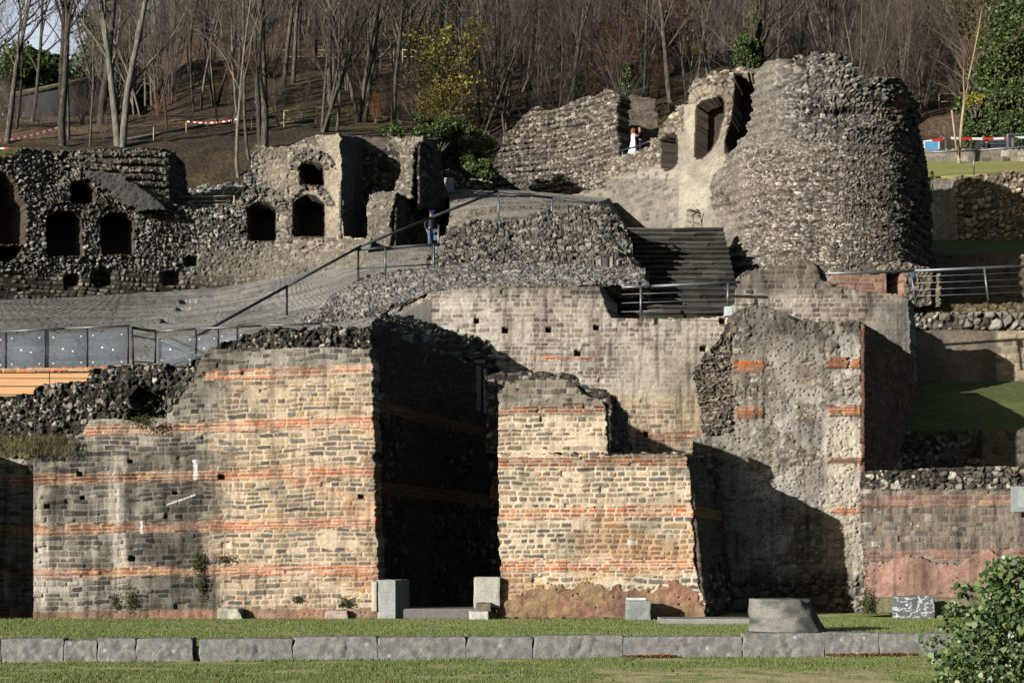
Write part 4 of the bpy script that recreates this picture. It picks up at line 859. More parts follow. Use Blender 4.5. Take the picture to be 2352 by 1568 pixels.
# ================================================================ RIGHT SIDE
def gslope(S, T, U, V):
    n = fbm(S*.6, T*.6, 211, 4); return .12*(n-.5)+.04*fbm(S*4, T*4, 212, 2), mixc(alb(92, 106, 56), alb(120, 126, 74), n)*(.7+.6*fbm(S*5, T*5, 213, 3))[..., None]
gs = ruled('lawn_slope', [[(1990, 990, 56.3), (2950, 984, 56.3)], [(2000, 930, 58.8), (2950, 925, 58.8)], [(2040, 880, 64.3), (2950, 868, 64.3)]], gslope, 260, 140, mat='grass', seed=51); tag(gs, kind='structure'); gs.name = 'grass_slope'
def rw_style(S, Z, U, V):
    n = fbm(U*.015, V*.015, 221, 4)
    p = plaster(S, Z, (136, 126, 112), (112, 104, 92), 222, .05, .4)
    cs = coursed(S, Z, .24, .34, (176, 160, 130), [(170, 158, 134), (150, 138, 116), (188, 176, 150)], 223, joint=.02, rough=.05)
    h, c = lay(p, cs, ss(2285, 2295, U+16*(n-.5))*ss(752, 762, V))
    big = rubble(S, Z, .45, .8, .26, [(178, 170, 156), (150, 142, 130), (196, 190, 176), (124, 118, 106)], (66, 58, 48), 224, .1, .2)
    m = (V > 718) & (V < 756); h = np.where(m, big[0]+.1, h); c = np.where(m[..., None], big[1], c)
    t = V <= 718; rb = rubble(S, Z, .18, 1.8, .12, [(120, 112, 80), (100, 90, 64), (140, 130, 100)], (80, 74, 50), 225); h = np.where(t, rb[0]-.1, h); c = np.where(t[..., None], rb[1], c)
    return h, c
tag(sheet('pit_wall', [(1960, 56.2), (2950, 56.2)], [(1960, 985), (2100, 990), (2950, 984), (2950, 1200), (1960, 1200)], side_mason(219, (112, 106, 98)), 3., thick=.3, seed=59), 'black shaded wall under the shaded grass behind the low right wall', 'ruined wall')
tag(sheet('retaining_wall', [(2085, 64.4), (2950, 64.4)], [(2096, 700), (2160, 697), (2950, 688), (2950, 900), (2090, 900)], rw_style, 2.4, thick=1.2, seed=52), 'retaining wall topped with large rounded stones behind the shaded grass, right edge', 'ruined wall')
tag(sheet('brick_doorway_wall', [(1895, 63.), (2160, 64.)], [(1900, 650), (1912, 632), (1950, 622), (2000, 606), (2060, 600), (2110, 608), (2150, 616), (2160, 640), (2162, 705), (1900, 705)],
      lambda S, Z, U, V: (lambda hc: (np.where((U > 2037) & (U < 2072) & (V > 622) & (V < 684) | ((U > 2140) & (U < 2152) & (V > 625)), hc[0]-1.2, hc[0]), hc[1]))(lay(coursed(S, Z, .14, .34, (176, 150, 130), [(160, 122, 106), (140, 104, 92), (176, 140, 122)], 227, joint=.02), rubble(S, Z, .2, 1.5, .15, STONE, (110, 100, 86), 228), np.maximum(1-ss(625, 632, V), ss(2072, 2080, U)))), 2.2, thick=1.5, seed=53), 'low reddish brick wall with a small black doorway at the foot of the tower', 'ruined wall')
tag(sheet('dark_retaining_wall', [(2120, 73.5), (2950, 72)], [(2130, 582), (2200, 584), (2950, 578), (2950, 720), (2130, 720)], side_mason(231, (110, 104, 98)), 3.2, thick=1., seed=54), 'black shaded retaining wall behind the cable railing, right edge', 'ruined wall')
g3 = ruled('grass_strip', [[(2130, 588, 73.6), (2950, 580, 72.2)], [(2130, 552, 79), (2950, 548, 79)]], gslope, 170, 40, mat='grass', seed=55); tag(g3, kind='structure')
def uw_style(S, Z, U, V):
    n = fbm(U*.02, V*.02, 235, 4)
    r = rubble(S, Z, .28, 1.1, .26, [(196, 180, 150), (170, 156, 132), (216, 200, 168), (140, 130, 112)], (110, 98, 80), 236, .1, .25)
    p = plaster(S, Z, (176, 166, 148), (150, 142, 128), 237, .05)
    h, c = lay(r, p, 1-ss(2190, 2200, U+10*(n-.5)))
    h = h-.5*(U < 2192)
    return h, c*(1-.3*(1-ss(405, 440, V+15*(n-.5))))[..., None]
tag(sheet('upper_retaining_wall', [(2110, 79.3), (2950, 78)], [(2112, 408), (2170, 404), (2240, 402), (2300, 396), (2950, 390), (2950, 575), (2112, 575)], uw_style, 2.1, thick=1.2, seed=56, mat='stone_far'), 'rough tan retaining wall below the upper lawn, right edge', 'ruined wall')
def lawn2(S, T, U, V):
    n = fbm(S*.4, T*.4, 241, 4); return .02*n, mixc(alb(150, 146, 88), alb(128, 132, 74), n)*(.85+.3*fbm(S*4, T*4, 242, 3))[..., None]*1.5
g4 = ruled('upper_lawn', [[(2090, 409, 80.4), (2250, 402, 79.8), (2950, 388, 79.2)], [(2090, 373, 88), (2950, 367, 88)], [(2090, 372, 89.5), (2950, 366, 89.5)]], lawn2, 170, 60, mat='grass', seed=57, skirt=.3); tag(g4, kind='structure')
tag(sheet('low_stone_wall', [(2080, 88.5), (2950, 88.5)], [(2085, 344), (2950, 342), (2950, 376), (2085, 378)], lambda S, Z, U, V: coursed(S, Z, .3, .5, (150, 140, 120), [(170, 162, 142), (140, 132, 116), (186, 176, 152), (110, 104, 92)], 245, joint=.03), 2.6, thick=.4, mat='stone_far', seed=58), 'long low stone wall behind the upper lawn, right edge', 'wall')
# ================================================================ LOOSE STONES
def pb(u0, u1, v0, v1, Y, d, z0=None):
    x0, x1 = P(u0, 0, Y)[0], P(u1, 0, Y)[0]; za = P(0, v1, Y)[2] if z0 is None else z0
    return box8(x0, x1, Y, Y+d, za, P(0, v0, Y)[2])
c = pb(866, 908, 1331, 1421, 44.6, .9, .0); b4 = [(x+(.33 if i in (2, 3, 6, 7) else 0), y, z) for i, (x, y, z) in enumerate(c)]
tag(block('stone_block', b4, .045, .02, (196, 197, 192), (170, 172, 168), seed=61, chips=.05), 'squared grey stone block at the left of the passage mouth', 'stone block')
tag(block('marble_slab', pb(853, 865, 1334, 1400, 44.55, .5, .2), .04, .012, (232, 222, 204), (214, 204, 186), seed=62), 'thin pale slab against the left passage block', 'stone block')
tag(block('stone_block', pb(1088, 1149, 1324, 1396, 44.75, .6, .28), .045, .015, (206, 204, 192), (186, 184, 172), seed=63, chips=.04), 'smooth pale stone block at the right of the passage mouth', 'stone block')
tag(block('threshold_slab', pb(905, 1095, 1397, 1421, 44.8, 2.2, -.05), .06, .015, (142, 138, 132), (120, 118, 114), seed=64), 'long grey threshold slab lying across the passage mouth', 'threshold')
tag(block('marble_fragment', pb(1078, 1122, 1403, 1423, 44.2, .4, -.02), .035, .04, (226, 222, 212), (200, 196, 186), seed=65, chips=.1), 'small white marble lump below the right passage block', 'stone block')
tag(block('rubble_lump', pb(1092, 1128, 1384, 1404, 44.5, .3), .03, .05, (140, 128, 104), (110, 100, 82), seed=66, chips=.2), 'dark mortar lump resting on the small white marble lump', 'rubble')
tag(block('boulder', pb(502, 554, 1396, 1422, 44.55, .5, -.03), .035, .08, (222, 218, 200), (176, 174, 150), seed=67, chips=.15), 'rounded white boulder set in the foot of the left wall', 'boulder')
tag(block('stone_fragment', pb(746, 800, 1401, 1420, 44.7, .3, -.02), .035, .03, (206, 184, 172), (190, 170, 156), seed=68, chips=.15), 'pinkish stone piece at the foot of the left wall near the passage', 'stone')
tag(block('stone_block', pb(1439, 1496, 1378, 1413, 43.9, .5, -.02), .04, .03, (176, 180, 174), (140, 146, 140), seed=69, chips=.08), 'small pale stone block against the pink plinth of the right front wall', 'stone block')
tag(block('capping_slab', pb(1440, 1484, 1372, 1378, 43.85, .55), .04, .006, (240, 240, 238), (226, 226, 222), seed=70), 'thin white slab on the small pale block', 'stone slab')
tag(block('flat_slab', pb(1520, 1728, 1420, 1426, 41.2, 1.4, -.05), .08, .012, (176, 174, 166), (150, 150, 142), seed=71), 'thin flat slab lying in the grass left of the column stump', 'stone slab')
def marks(o, s=.6):
    me = o.data; at = me.color_attributes['Col']; n = len(me.vertices)
    co = np.zeros(n*3, np.float32); me.vertices.foreach_get('co', co); co = co.reshape(-1, 3)
    C = np.zeros(n*4, np.float32); at.data.foreach_get('color', C); C = C.reshape(-1, 4)
    a = np.abs(fbm(co[:, 0]*5, co[:, 2]*8, 71, 4)-.5) < .045; C[a, :3] = alb(222, 224, 228); at.data.foreach_set('color', C.ravel())
o = block('inscribed_stone', pb(2058, 2147, 1368, 1411, 45.3, .5, -.02), .022, .03, (128, 134, 130), (100, 106, 104), seed=72, chips=.04); marks(o)
tag(o, 'grey stone block streaked with white lichen at the foot of the low right wall', 'stone block')
# column stump, flared to the right
nv_, nu_ = 34, 96; x0, y0 = P(1820, 0, 36.2)[0], 36.35
t = np.linspace(0, 1, nv_)[:, None]; a = np.linspace(0, 2*np.pi, nu_, endpoint=False)[None]
zz = .045+t*.70+0*a
xl, xr = P(1730, 0, 35.7)[0]-x0, P(1912, 0, 35.7)[0]-x0; xrt = P(1873, 0, 35.7)[0]-x0
R = np.where(np.cos(a) > 0, xr*(1-t)**1.2+xrt*(1-(1-t)**1.2), -xl)+0*t
fl_ = 1+.03*(fbm(a*3+0*t, t*3+0*a, 7, 3)-.5)*2
X = np.cos(a)*R*fl_; Yv = np.sin(a)*.78*fl_*(1-.05*t)
chip = np.exp(-((a-5.35)/.5)**2)*np.exp(-((t-1.)/.35)**2)*.14+np.exp(-((a-5.9)/.3)**2)*np.exp(-((t-.55)/.3)**2)*.08
X = X*(1-chip); Yv = Yv*(1-chip); zz = zz-.1*np.exp(-((a-5.5)/.35)**2)*t**6
V_ = np.stack([X+x0, Yv+y0, zz], 2).reshape(-1, 3); idx = np.arange(nv_*nu_).reshape(nv_, nu_)
q = np.stack([idx[:-1], np.roll(idx[:-1], -1, 1), np.roll(idx[1:], -1, 1), idx[1:]], 2).reshape(-1, 4)
rings = [V_[idx[-1]]]; base_n = len(V_); VV = [V_]; QQ = [q]; prev = idx[-1]
for k in range(1, 9):
    f = 1-k/8.; r_ = V_[idx[-1]]*1.; r_[:, 0] = (r_[:, 0]-x0)*f+x0; r_[:, 1] = (r_[:, 1]-y0)*f+y0; r_[:, 2] = .745-.012*vn(r_[:, 0]*6, r_[:, 1]*6, 3)+(r_[:, 2]-.745)*f
    cur = np.arange(nu_)+base_n; base_n += nu_; VV.append(r_); QQ.append(np.stack([prev, np.roll(prev, -1), np.roll(cur, -1), cur], 1)); prev = cur
V_ = np.concatenate(VV)
C_ = mixc(np.tile(alb(150, 147, 138), (len(V_), 1)), np.tile(alb(84, 85, 82), (len(V_), 1)), ss(.3, .7, fbm(V_[:, 0]*3.5+5, V_[:, 2]*4, 9, 5)+.16*(V_[:, 0]-x0)))
nz = np.array([mnoise.fractal(Vector(p*3.), 1, 2, 4) for p in V_]); V_[:, :2] += ((V_[:, :2]-np.array([x0, y0]))*(nz*.03)[:, None])
stump = mesh_np('column_stump', V_, np.concatenate(QQ), C_, M['kerb'], smooth=True, loc=(x0, y0, .04)); tag(stump, 'broken round column stump flaring to the right, standing on the kerb', 'column base')
# ================================================================ HILL
YT = [70, 76, 78, 82, 86, 95, 105, 120, 140, 160, 220, 300]
ZT = [8., 13., 15.6, 19.4, 22.7, 26.2, 29.6, 37., 45.5, 53., 84., 118.]
ZR = [8., 11., 12., 14., 16., 20.8, 29.4, 37., 45.5, 53., 84., 118.]
def HZ(x, y):
    x = np.asarray(x, float); y = np.asarray(y, float)
    zl = np.interp(y, YT, ZT); zr = np.interp(y, YT, ZR)
    k = ss(-4.2, -1.2, x*78/np.maximum(y, 1))
    z = zl*(1-k)+zr*k
    lf = ss(.19, .27, -x/np.maximum(y, 1))*ss(98, 108, y)
    z = z*(1-lf)+np.minimum(z, 29.+0*z)*lf
    return z+.8*(fbm(x*.09, y*.09, 301, 4)-.5)+.25*(fbm(x*.5, y*.5, 305, 3)-.5)
nx, ny = 420, 320
xs = np.linspace(-75, 85, nx); ys = 74+np.linspace(0, 1, ny)**1.6*180
X, Y = np.meshgrid(xs, ys); Z = HZ(X, Y)
n1 = fbm(X*.12, Y*.12, 311, 5); n2 = fbm(X*1.4, Y*1.4, 315, 4)
c = mixc(alb(124, 104, 82), alb(82, 70, 56), ss(.38, .6, n1)); c = mixc(c, alb(112, 104, 56)+0*c, ss(.6, .72, fbm(X*.2+9, Y*.2, 317, 4))*.7)
c = c*(.55+.9*n2)[..., None]*.8
idx = np.arange(nx*ny).reshape(ny, nx)
q = np.stack([idx[:-1, :-1], idx[:-1, 1:], idx[1:, 1:], idx[1:, :-1]], 2).reshape(-1, 4)
hill = mesh_np('hillside', np.stack([X, Y, Z+.25*(n2-.5)], 2).reshape(-1, 3), q, c.reshape(-1, 3), M['soil']); tag(hill, kind='structure')
# leaf litter on the near slope
n = 26000
X = rng.uniform(-40, 40, n); Y = rng.uniform(80, 118, n)
# ================================================================ TREES
def grow(seed, H=15., r0=.16, limbs=14, spread=.5, start=.28, levels=3, kids=5, forks=1, lean=0., density=1.):
    R = np.random.default_rng(seed); tr = []; cr = []
    def chain(p, d, L, r, lv, up):
        nseg = [9, 5, 4, 3, 2][min(lv, 4)]; pts = [p]; dirs = [d]; rs = [r]
        for i in range(nseg):
            d = d+R.normal(0, [.055, .15, .22, .28, .3][min(lv, 4)], 3)+np.array([0, 0, up]); d = d/np.linalg.norm(d)
            q = pts[-1]+d*L/nseg; rr = r*(1-(i+1)/nseg*(.82 if lv == 0 else .88)); 
            (tr if lv <= 1 and r > .035 else cr).append([*pts[-1], *q, rs[-1], rr]); pts.append(q); dirs.append(d); rs.append(rr)
        if lv >= levels: return
        k = [limbs, kids, kids, kids][min(lv, 3)]; k = max(2, int(k*(density if lv else 1)))
        for j in range(k):
            t = (start if lv == 0 else .18)+(1-(start if lv == 0 else .18))*(j+R.random())/k
            i = min(int(t*nseg), nseg-1); f = t*nseg-i; q = pts[i]*(1-f)+pts[i+1]*f; dd = dirs[i]
            a = R.uniform(0, 2*np.pi); s = spread*R.uniform(.6, 1.3)
            x = np.cross(dd, [0.3, .2, 1.]); x /= np.linalg.norm(x)+1e-9; y = np.cross(dd, x)
            nd = dd*math.cos(s)+(x*math.cos(a)+y*math.sin(a))*math.sin(s); nd /= np.linalg.norm(nd)
            LL = L*[.42, .5, .5, .55][min(lv, 3)]*R.uniform(.65, 1.15)*(1.15-.55*t); r2 = max(rs[i]*.52*(.7+.5*R.random()), .006)
            chain(q, nd, LL, r2, lv+1, [.06, .05, .03, .02][min(lv, 3)])
    for f in range(forks):
        d = np.array([lean+(0 if forks == 1 else R.normal(0, .16 if forks > 2 else .06)), 0 if forks == 1 else R.normal(0, .14), 1.]); d /= np.linalg.norm(d)
        chain(np.array([0 if forks == 1 else R.normal(0, .12), 0 if forks == 1 else R.normal(0, .12), -.4]), d, H*R.uniform(.85, 1.05), r0, 0, .02)
    return tr, cr
PROTO = {}
def tree_proto(key, mats=('bark', 'twig'), leaves=None, **kw):
    tr, cr = grow(**kw)
    V, Fq = tubes(tr, 7); me_t = mesh_np('trunk', V, Fq, None, M[mats[0]], smooth=True)
    V, Fq = tubes(cr, 3); me_c = mesh_np('crown', V, Fq, None, M[mats[1]])
    lf = None
    if leaves:
        matl, nl, size, dens = leaves
        R = np.random.default_rng(kw['seed']+99); ca = np.array(cr); pk = ca[R.integers(0, len(ca), nl)]
        p = pk[:, :3]+(pk[:, 3:6]-pk[:, :3])*R.random((nl, 1))+R.normal(0, dens, (nl, 3))
        lf = leafcloud('foliage', p, size, matl, R)
    PROTO[key] = (me_t.data, me_c.data, lf.data if lf else None)
    for o in (me_t, me_c, lf):
        if o: bpy.data.objects.remove(o)
def leafcloud(name, p, size, mat, R, parent=None, flatz=.0):
    n = len(p); a = R.normal(0, 1, (n, 3)); a /= np.linalg.norm(a, axis=1)[:, None]
    b = np.cross(a, R.normal(0, 1, (n, 3))); b /= np.linalg.norm(b, axis=1)[:, None]
    s = size*R.uniform(.5, 1.25, (n, 1)); w = s*.62
    V = np.stack([p-a*s, p+b*w, p+a*s, p-b*w], 1).reshape(-1, 3)
    return mesh_np(name, V, np.arange(4*n).reshape(-1, 4), None, M[mat], parent)
def plant(key, name, x, y, label, cat, group=None, sc=1., rz=None, z=None, lean=0., leanx=0.):
    t, c_, l_ = PROTO[key]
    root = empty(name, (x, y, float(HZ(x, y))-.1 if z is None else z), random.uniform(0, 6.28) if rz is None else rz)
    root.scale = (sc, sc, sc); root.rotation_euler[1] = lean; root.rotation_euler[0] = leanx
    for nm, d in (('trunk', t), ('crown', c_), ('foliage', l_)):
        if d is not None:
            o = bpy.data.objects.new(nm, d); col.objects.link(o); o.parent = root
    tag(root, label, cat, group); return root
random.seed(4)
tree_proto('tall1', seed=11, H=16, r0=.17, limbs=18, spread=.6, start=.3, kids=8)
tree_proto('tall2', seed=12, H=18, r0=.2, limbs=18, spread=.5, start=.35, kids=8)
tree_proto('tall3', seed=13, H=14, r0=.13, limbs=17, spread=.72, start=.22, kids=8)
tree_proto('slim1', seed=14, H=13, r0=.085, limbs=14, spread=.55, start=.35, kids=6)
tree_proto('slim2', seed=15, H=11, r0=.07, limbs=13, spread=.65, start=.3, kids=6)
tree_proto('multi', seed=16, H=11, r0=.1, limbs=9, spread=.5, start=.25, kids=5, forks=4)
tree_proto('fork', seed=17, H=17, r0=.21, limbs=13, spread=.42, start=.2, forks=2, mats=('bark_light', 'twig'))
tree_proto('lightslim', seed=18, H=12, r0=.09, limbs=10, spread=.45, start=.3, mats=('bark_light', 'twig'), kids=4)
tree_proto('brush', seed=19, H=7, r0=.05, limbs=10, spread=.5, start=.08, kids=6, forks=7, mats=('twig', 'twig'))
tree_proto('brushred', seed=20, H=6.5, r0=.05, limbs=9, spread=.65, start=.08, kids=5, forks=6, mats=('twig_red', 'twig_red'), leaves=('russet', 1500, .10, .12))
tree_proto('yellow', seed=21, H=4.6, r0=.05, limbs=10, spread=.75, start=.08, kids=6, forks=4, mats=('bark', 'twig'), leaves=('yellow', 3600, .07, .16))
tree_proto('ivied', seed=22, H=14, r0=.17, limbs=12, spread=.42, start=.3, leaves=None)
tree_proto('sapling', seed=23, H=8.2, r0=.10, limbs=16, spread=.38, start=.38, kids=5, levels=3, mats=('sapling', 'twig_red'))
tree_proto('mesh1', seed=24, H=9, r0=.055, limbs=16, spread=.45, start=.12, kids=6, forks=3, mats=('twig', 'twig'))
def at(u, v, Y): return P(u, v, Y)[0], Y
# individually placed trees
def dep(u, v, lo=80, hi=200):
    """depth where the sight line through (u, v) meets the hillside"""
    ys = np.linspace(lo, hi, 500); X, Z = (u-CU)*ys/F, EYE+(HV-v)*ys/F
    k = np.where(HZ(X, ys) > Z)[0]
    return ys[k[0]] if len(k) else hi
IND = [('tall2', 143, 338, 1.05, 0, 'thick grey trunk rising behind the upper left rubble wall, nearest the mossy trunk', 1.),
       ('slim1', 158, 322, 1.1, .02, 'greenish mossy trunk directly beside the thick grey trunk on the left', 1.),
       ('slim2', 206, 335, 1.0, .0, 'thin pale straight trunk between the two thickest trees on the left', 1.),
       ('fork', 278, 338, 1.0, .05, 'big pale forked tree just above the left end of the coursed rubble wall', 1.),
       ('tall1', 14, 330, 1.0, .06, 'dark leaning tree at the very left edge of the photo', 1.),
       ('slim1', 34, 300, 1.1, -.03, 'slim tree near the left edge with sky behind its crown', 1.),
       ('lightslim', 548, 412, 1.15, -.09, 'slender tree leaning left with its foot beside the niche wall', 1.),
       ('slim1', 574, 372, 1.1, -.10, 'slender curved trunk just right of the leaning slender tree', 1.),
       ('tall2', 606, 335, 1.05, -.01, 'stout straight tree growing right behind the top of the niche wall', 1.),
       ('tall1', 598, 336, .9, -.03, 'second straight trunk touching the stout tree behind the niche wall', 1.),
       ('multi', 745, 306, 1.0, -.15, 'group of dark stems leaning left above the shaded ruin', 1.),
       ('slim1', 772, 300, 1.1, .06, 'dark stem leaning right just right of the leaning stems above the ruin', 1.),
       ('lightslim', 336, 262, 1.0, .05, 'pale thin trunk behind the slope, right of the big forked tree', 1.),
       ('lightslim', 352, 255, 1.0, -.04, 'pale thin leaning trunk, one of a close pair on the brown slope', 1.),
       ('slim1', 393, 240, 1.0, .03, 'thin trunk standing alone on the brown slope', 1.),
       ('slim1', 447, 260, 1.0, .02, 'thin trunk at the top of the brown slope beside a stump', 1.),
       ('lightslim', 462, 255, 1.0, .1, 'thin pale trunk bending right at the top of the brown slope', 1.),
       ('tall3', 848, 255, 1.0, .0, 'dark upright tree above the black shaded wall', 1.),
       ('tall1', 900, 290, .95, .02, 'dark upright trunk left of the yellow leaved bush', 1.),
       ('lightslim', 917, 278, .8, .0, 'short pale trunk just left of the yellow leaved bush', 1.),
       ('tall2', 760, 240, 1.0, .0, 'tall trunk behind the slope rail in the left centre', 1.),
       ('slim1', 1238, 225, 1.1, .0, 'thin straight bare tree above the layered curved wall', 1.),
       ('slim1', 1165, 250, 1.0, .03, 'thin bare tree above the left end of the layered curved wall', 1.)]
for key, u, v, sc, ln, lab, _ in IND:
    Y = dep(u, min(v, 330 if u < 420 else v), 80, 190)
    if v > 330: Y = max(min(Y, 87), 80)
    x = P(u, v, Y)[0]; plant(key, 'bare_tree', x, Y, lab, 'tree', sc=sc, lean=ln, rz=0. if key in ('sapling',) else None)
# brushy russet and bare shrubs above the middle wall
for key, u, v, sc, lab, nm in [('brushred', 1520, 175, 1.1, 'large russet twiggy shrub above the wedding couple', 'bare_shrub'), ('brushred', 1425, 210, .75, 'russet leaved shrub above the left shoulder of the layered wall', 'bare_shrub'),
                               ('mesh1', 1465, 190, 1.2, 'pale multi stemmed shrub behind the dark back wall', 'bare_shrub'), ('brushred', 1355, 190, .8, 'russet shrub above the middle of the layered wall', 'bare_shrub'),
                               ('yellow', 1035, 300, 1.45, 'tall bush with sparse yellow green leaves right of centre left', 'bush'), ('yellow', 1008, 335, .8, 'lower yellow leaved bush in front of the tall yellow one', 'bush')]:
    Y = max(dep(u, v), 99 if u > 1100 else 88); plant(key, nm, P(u, v, Y)[0], Y, lab, 'bush' if nm == 'bush' else 'shrub', sc=sc)
# forest behind
pts = []
def far_enough(x, y, d): return all((x-a)**2+(y-b)**2 > d*d for a, b in pts)
tries = 0
G1, G2, G3 = 'bare trees covering the hillside', 'thin bare trees on the hillside', 'bare brushwood on the hillside'
cnt = 0
while cnt < 340 and tries < 40000:
    tries += 1
    y = 92+78*random.random()**1.1; x = random.uniform(-.33, .33)*y; u = CU+F*x/y
    if u < 230 and (y > 100 or random.random() < .5): continue
    if 240 < u < 1000 and y < 108 and random.random() < .8: continue
    if u > 2080 and y < 99: continue
    if 980 < u < 1100 and y < 106: continue
    if u > 1100 and y < 101: continue
    if not far_enough(x, y, 1.35): continue
    pts.append((x, y)); cnt += 1
    r = random.random()
    if u > 1750: key = random.choice(['mesh1', 'brush', 'tall3', 'multi', 'mesh1', 'tall1'])
    else: key = random.choice(['tall1', 'tall2', 'tall3', 'slim1', 'slim2', 'multi', 'lightslim', 'brush', 'mesh1'])
    if key in ('brush', 'mesh1', 'multi'): plant(key, 'brushwood', x, y, 'grey brown leafless brushwood on the wooded hillside', 'shrub', G3, sc=random.uniform(.9, 1.5))
    elif key in ('slim1', 'slim2', 'lightslim'): plant(key, 'slender_tree', x, y, 'slender leafless tree on the wooded hillside behind the ruins', 'tree', G2, sc=random.uniform(.85, 1.25), lean=random.uniform(-.06, .06))
    else: plant(key, 'bare_tree', x, y, 'leafless grey tree in the wood on the hillside behind the ruins', 'tree', G1, sc=random.uniform(.8, 1.2), lean=random.uniform(-.04, .04))
G4 = 'low leafless scrub between the trees'; cnt = 0; tries = 0
while cnt < 150 and tries < 9000:
    tries += 1; y = random.uniform(88, 135); x = random.uniform(-.32, .32)*y; u = CU+F*x/y
    if u > 980 and y < 101: continue
    if 240 < u < 980 and y < 97 and random.random() < .75: continue
    plant(random.choice(['brush', 'brush', 'brushred', 'mesh1']), 'scrub', x, y, 'knee high leafless scrub on the brown hillside ground', 'shrub', G4, sc=random.uniform(.16, .42), lean=random.uniform(-.3, .3)); cnt += 1
# evergreen masses, each its own bush
def bush(name, u, v, Y, rx, ry, rz, n, size, mat, label, cat='bush', seed=0, lumps=26, z0=None, stem=True):
    R = np.random.default_rng(seed+500); x, _, z = P(u, v, Y)
    root = empty(name, (x, Y, z-rz))
    cs = R.normal(0, 1, (lumps, 3)); cs /= np.linalg.norm(cs, axis=1)[:, None]; cs *= R.uniform(.35, .95, (lumps, 1)); rr = R.uniform(.18, .42, lumps)
    k = R.integers(0, lumps, n); d = R.normal(0, 1, (n, 3)); d /= np.linalg.norm(d, axis=1)[:, None]; d *= (R.random((n, 1))**.33)*rr[k][:, None]
    p = (cs[k]+d)*np.array([rx, ry, rz])+np.array([0, 0, rz])
    leafcloud('foliage', p, size, mat, R, root)
    if stem:
        segs = []
        for i in range(lumps):
            a = np.array([R.normal(0, .15), R.normal(0, .15), -.6]); b = cs[i]*np.array([rx, ry, rz])+np.array([0, 0, rz]); m_ = (a+b)/2+R.normal(0, .15*rx, 3)
            segs += [[*a, *m_, .05, .03], [*m_, *b, .03, .008]]
        V, Fq = tubes(segs, 5); mesh_np('stems', V, Fq, None, M['bark'], root)
    tag(root, label, cat); return root
bush('evergreen_tree', 2330, 120, 100, 2.8, 2.2, 5.6, 34000, .13, 'evergreen', 'tall dark evergreen mass at the right edge above the coloured tape', 'tree', 1, 60)
bush('evergreen_tree', 2290, 60, 106, 3.0, 2.4, 5.0, 22000, .13, 'olive', 'olive green tree behind the evergreen in the upper right corner', 'tree', 2, 50)
bush('evergreen_tree', 2235, 40, 108, 3.0, 2.4, 3.6, 9000, .14, 'olive', 'loose olive green crown left of the tall evergreen, top right', 'tree', 18, 46)
bush('evergreen_tree', 2165, 20, 114, 2.6, 2.4, 2.4, 3500, .14, 'olive', 'thin greenish crown among bare twigs at the top right', 'tree', 19, 40)
bush('evergreen_bush', 2262, 262, 99.5, 1.7, 1.4, 1.9, 12000, .11, 'evergreen', 'dark green bush right of the sapling behind the tape', 'bush', 3)
bush('evergreen_bush', 2335, 270, 98.5, 2.0, 1.4, 2.0, 14000, .11, 'evergreen', 'bright green bush below the evergreen tree at the right edge', 'bush', 4)
bush('yellow_bush', 2240, 232, 98.8, .7, .5, .45, 1200, .08, 'yellow', 'small sprig of yellow leaves beside the sapling crown', 'bush', 5, stem=True)
bush('yellow_bush', 2278, 240, 98.6, .45, .4, .35, 700, .08, 'yellow', 'smaller yellow sprig by the wooden fence, upper right', 'bush', 15, stem=True)
bush('ivy_clump', 1735, 60, 103, .55, .5, 3.4, 5200, .11, 'olive', 'tall ivy covered trunk rising above the window ruin', 'ivy', 6, 24)
bush('ivy_clump', 1718, 122, 101, 1.0, .7, 1.3, 4200, .10, 'evergreen', 'dark green ivy mass at the foot of the ivy covered trunk', 'ivy', 7, 24)
bush('ivy_clump', 1436, 188, 99.8, .35, .3, 1.2, 1500, .08, 'ivy', 'bright green ivy on a stem above the wedding couple', 'ivy', 8, 14)
bush('evergreen_bush', 1000, 300, 90, 1.9, 1.2, .9, 9000, .09, 'evergreen', 'dark green bush behind the shaded ruin below the yellow bush', 'bush', 9)
bush('evergreen_bush', 905, 300, 88, .55, .5, .5, 1600, .09, 'ivy', 'small green shrub on top of the black shaded wall', 'bush', 10)
bush('evergreen_bush', 1075, 350, 92, 1.6, 1.2, 1.3, 6000, .09, 'olive', 'olive brown bush beside the layered curved wall', 'bush', 11)
bush('evergreen_bush', 1090, 395, 90.5, 1.2, .9, .8, 3500, .09, 'evergreen', 'dark bush just above the short rubble wall', 'bush', 16)
bush('evergreen_tree', 110, 190, 116, 4.2, 3.2, 3.0, 16000, .16, 'evergreen', 'dark conifer mass behind the shed in the upper left', 'tree', 12, 50)
bush('evergreen_tree', 262, 150, 118, 3.4, 3.0, 4.4, 14000, .16, 'evergreen', 'dark green tree between the two big bare trees in the upper left', 'tree', 13, 50)
bush('evergreen_tree', 30, 190, 112, 2.2, 2, 2.4, 6000, .14, 'evergreen', 'dark shrub mass at the left edge beside the shed', 'tree', 14, 30)
bush('evergreen_bush', 2130, 480-70, 79.8, .4, .4, .5, 500, .07, 'olive', 'little green shrub beside the railing post right of the tower', 'bush', 17, 8)
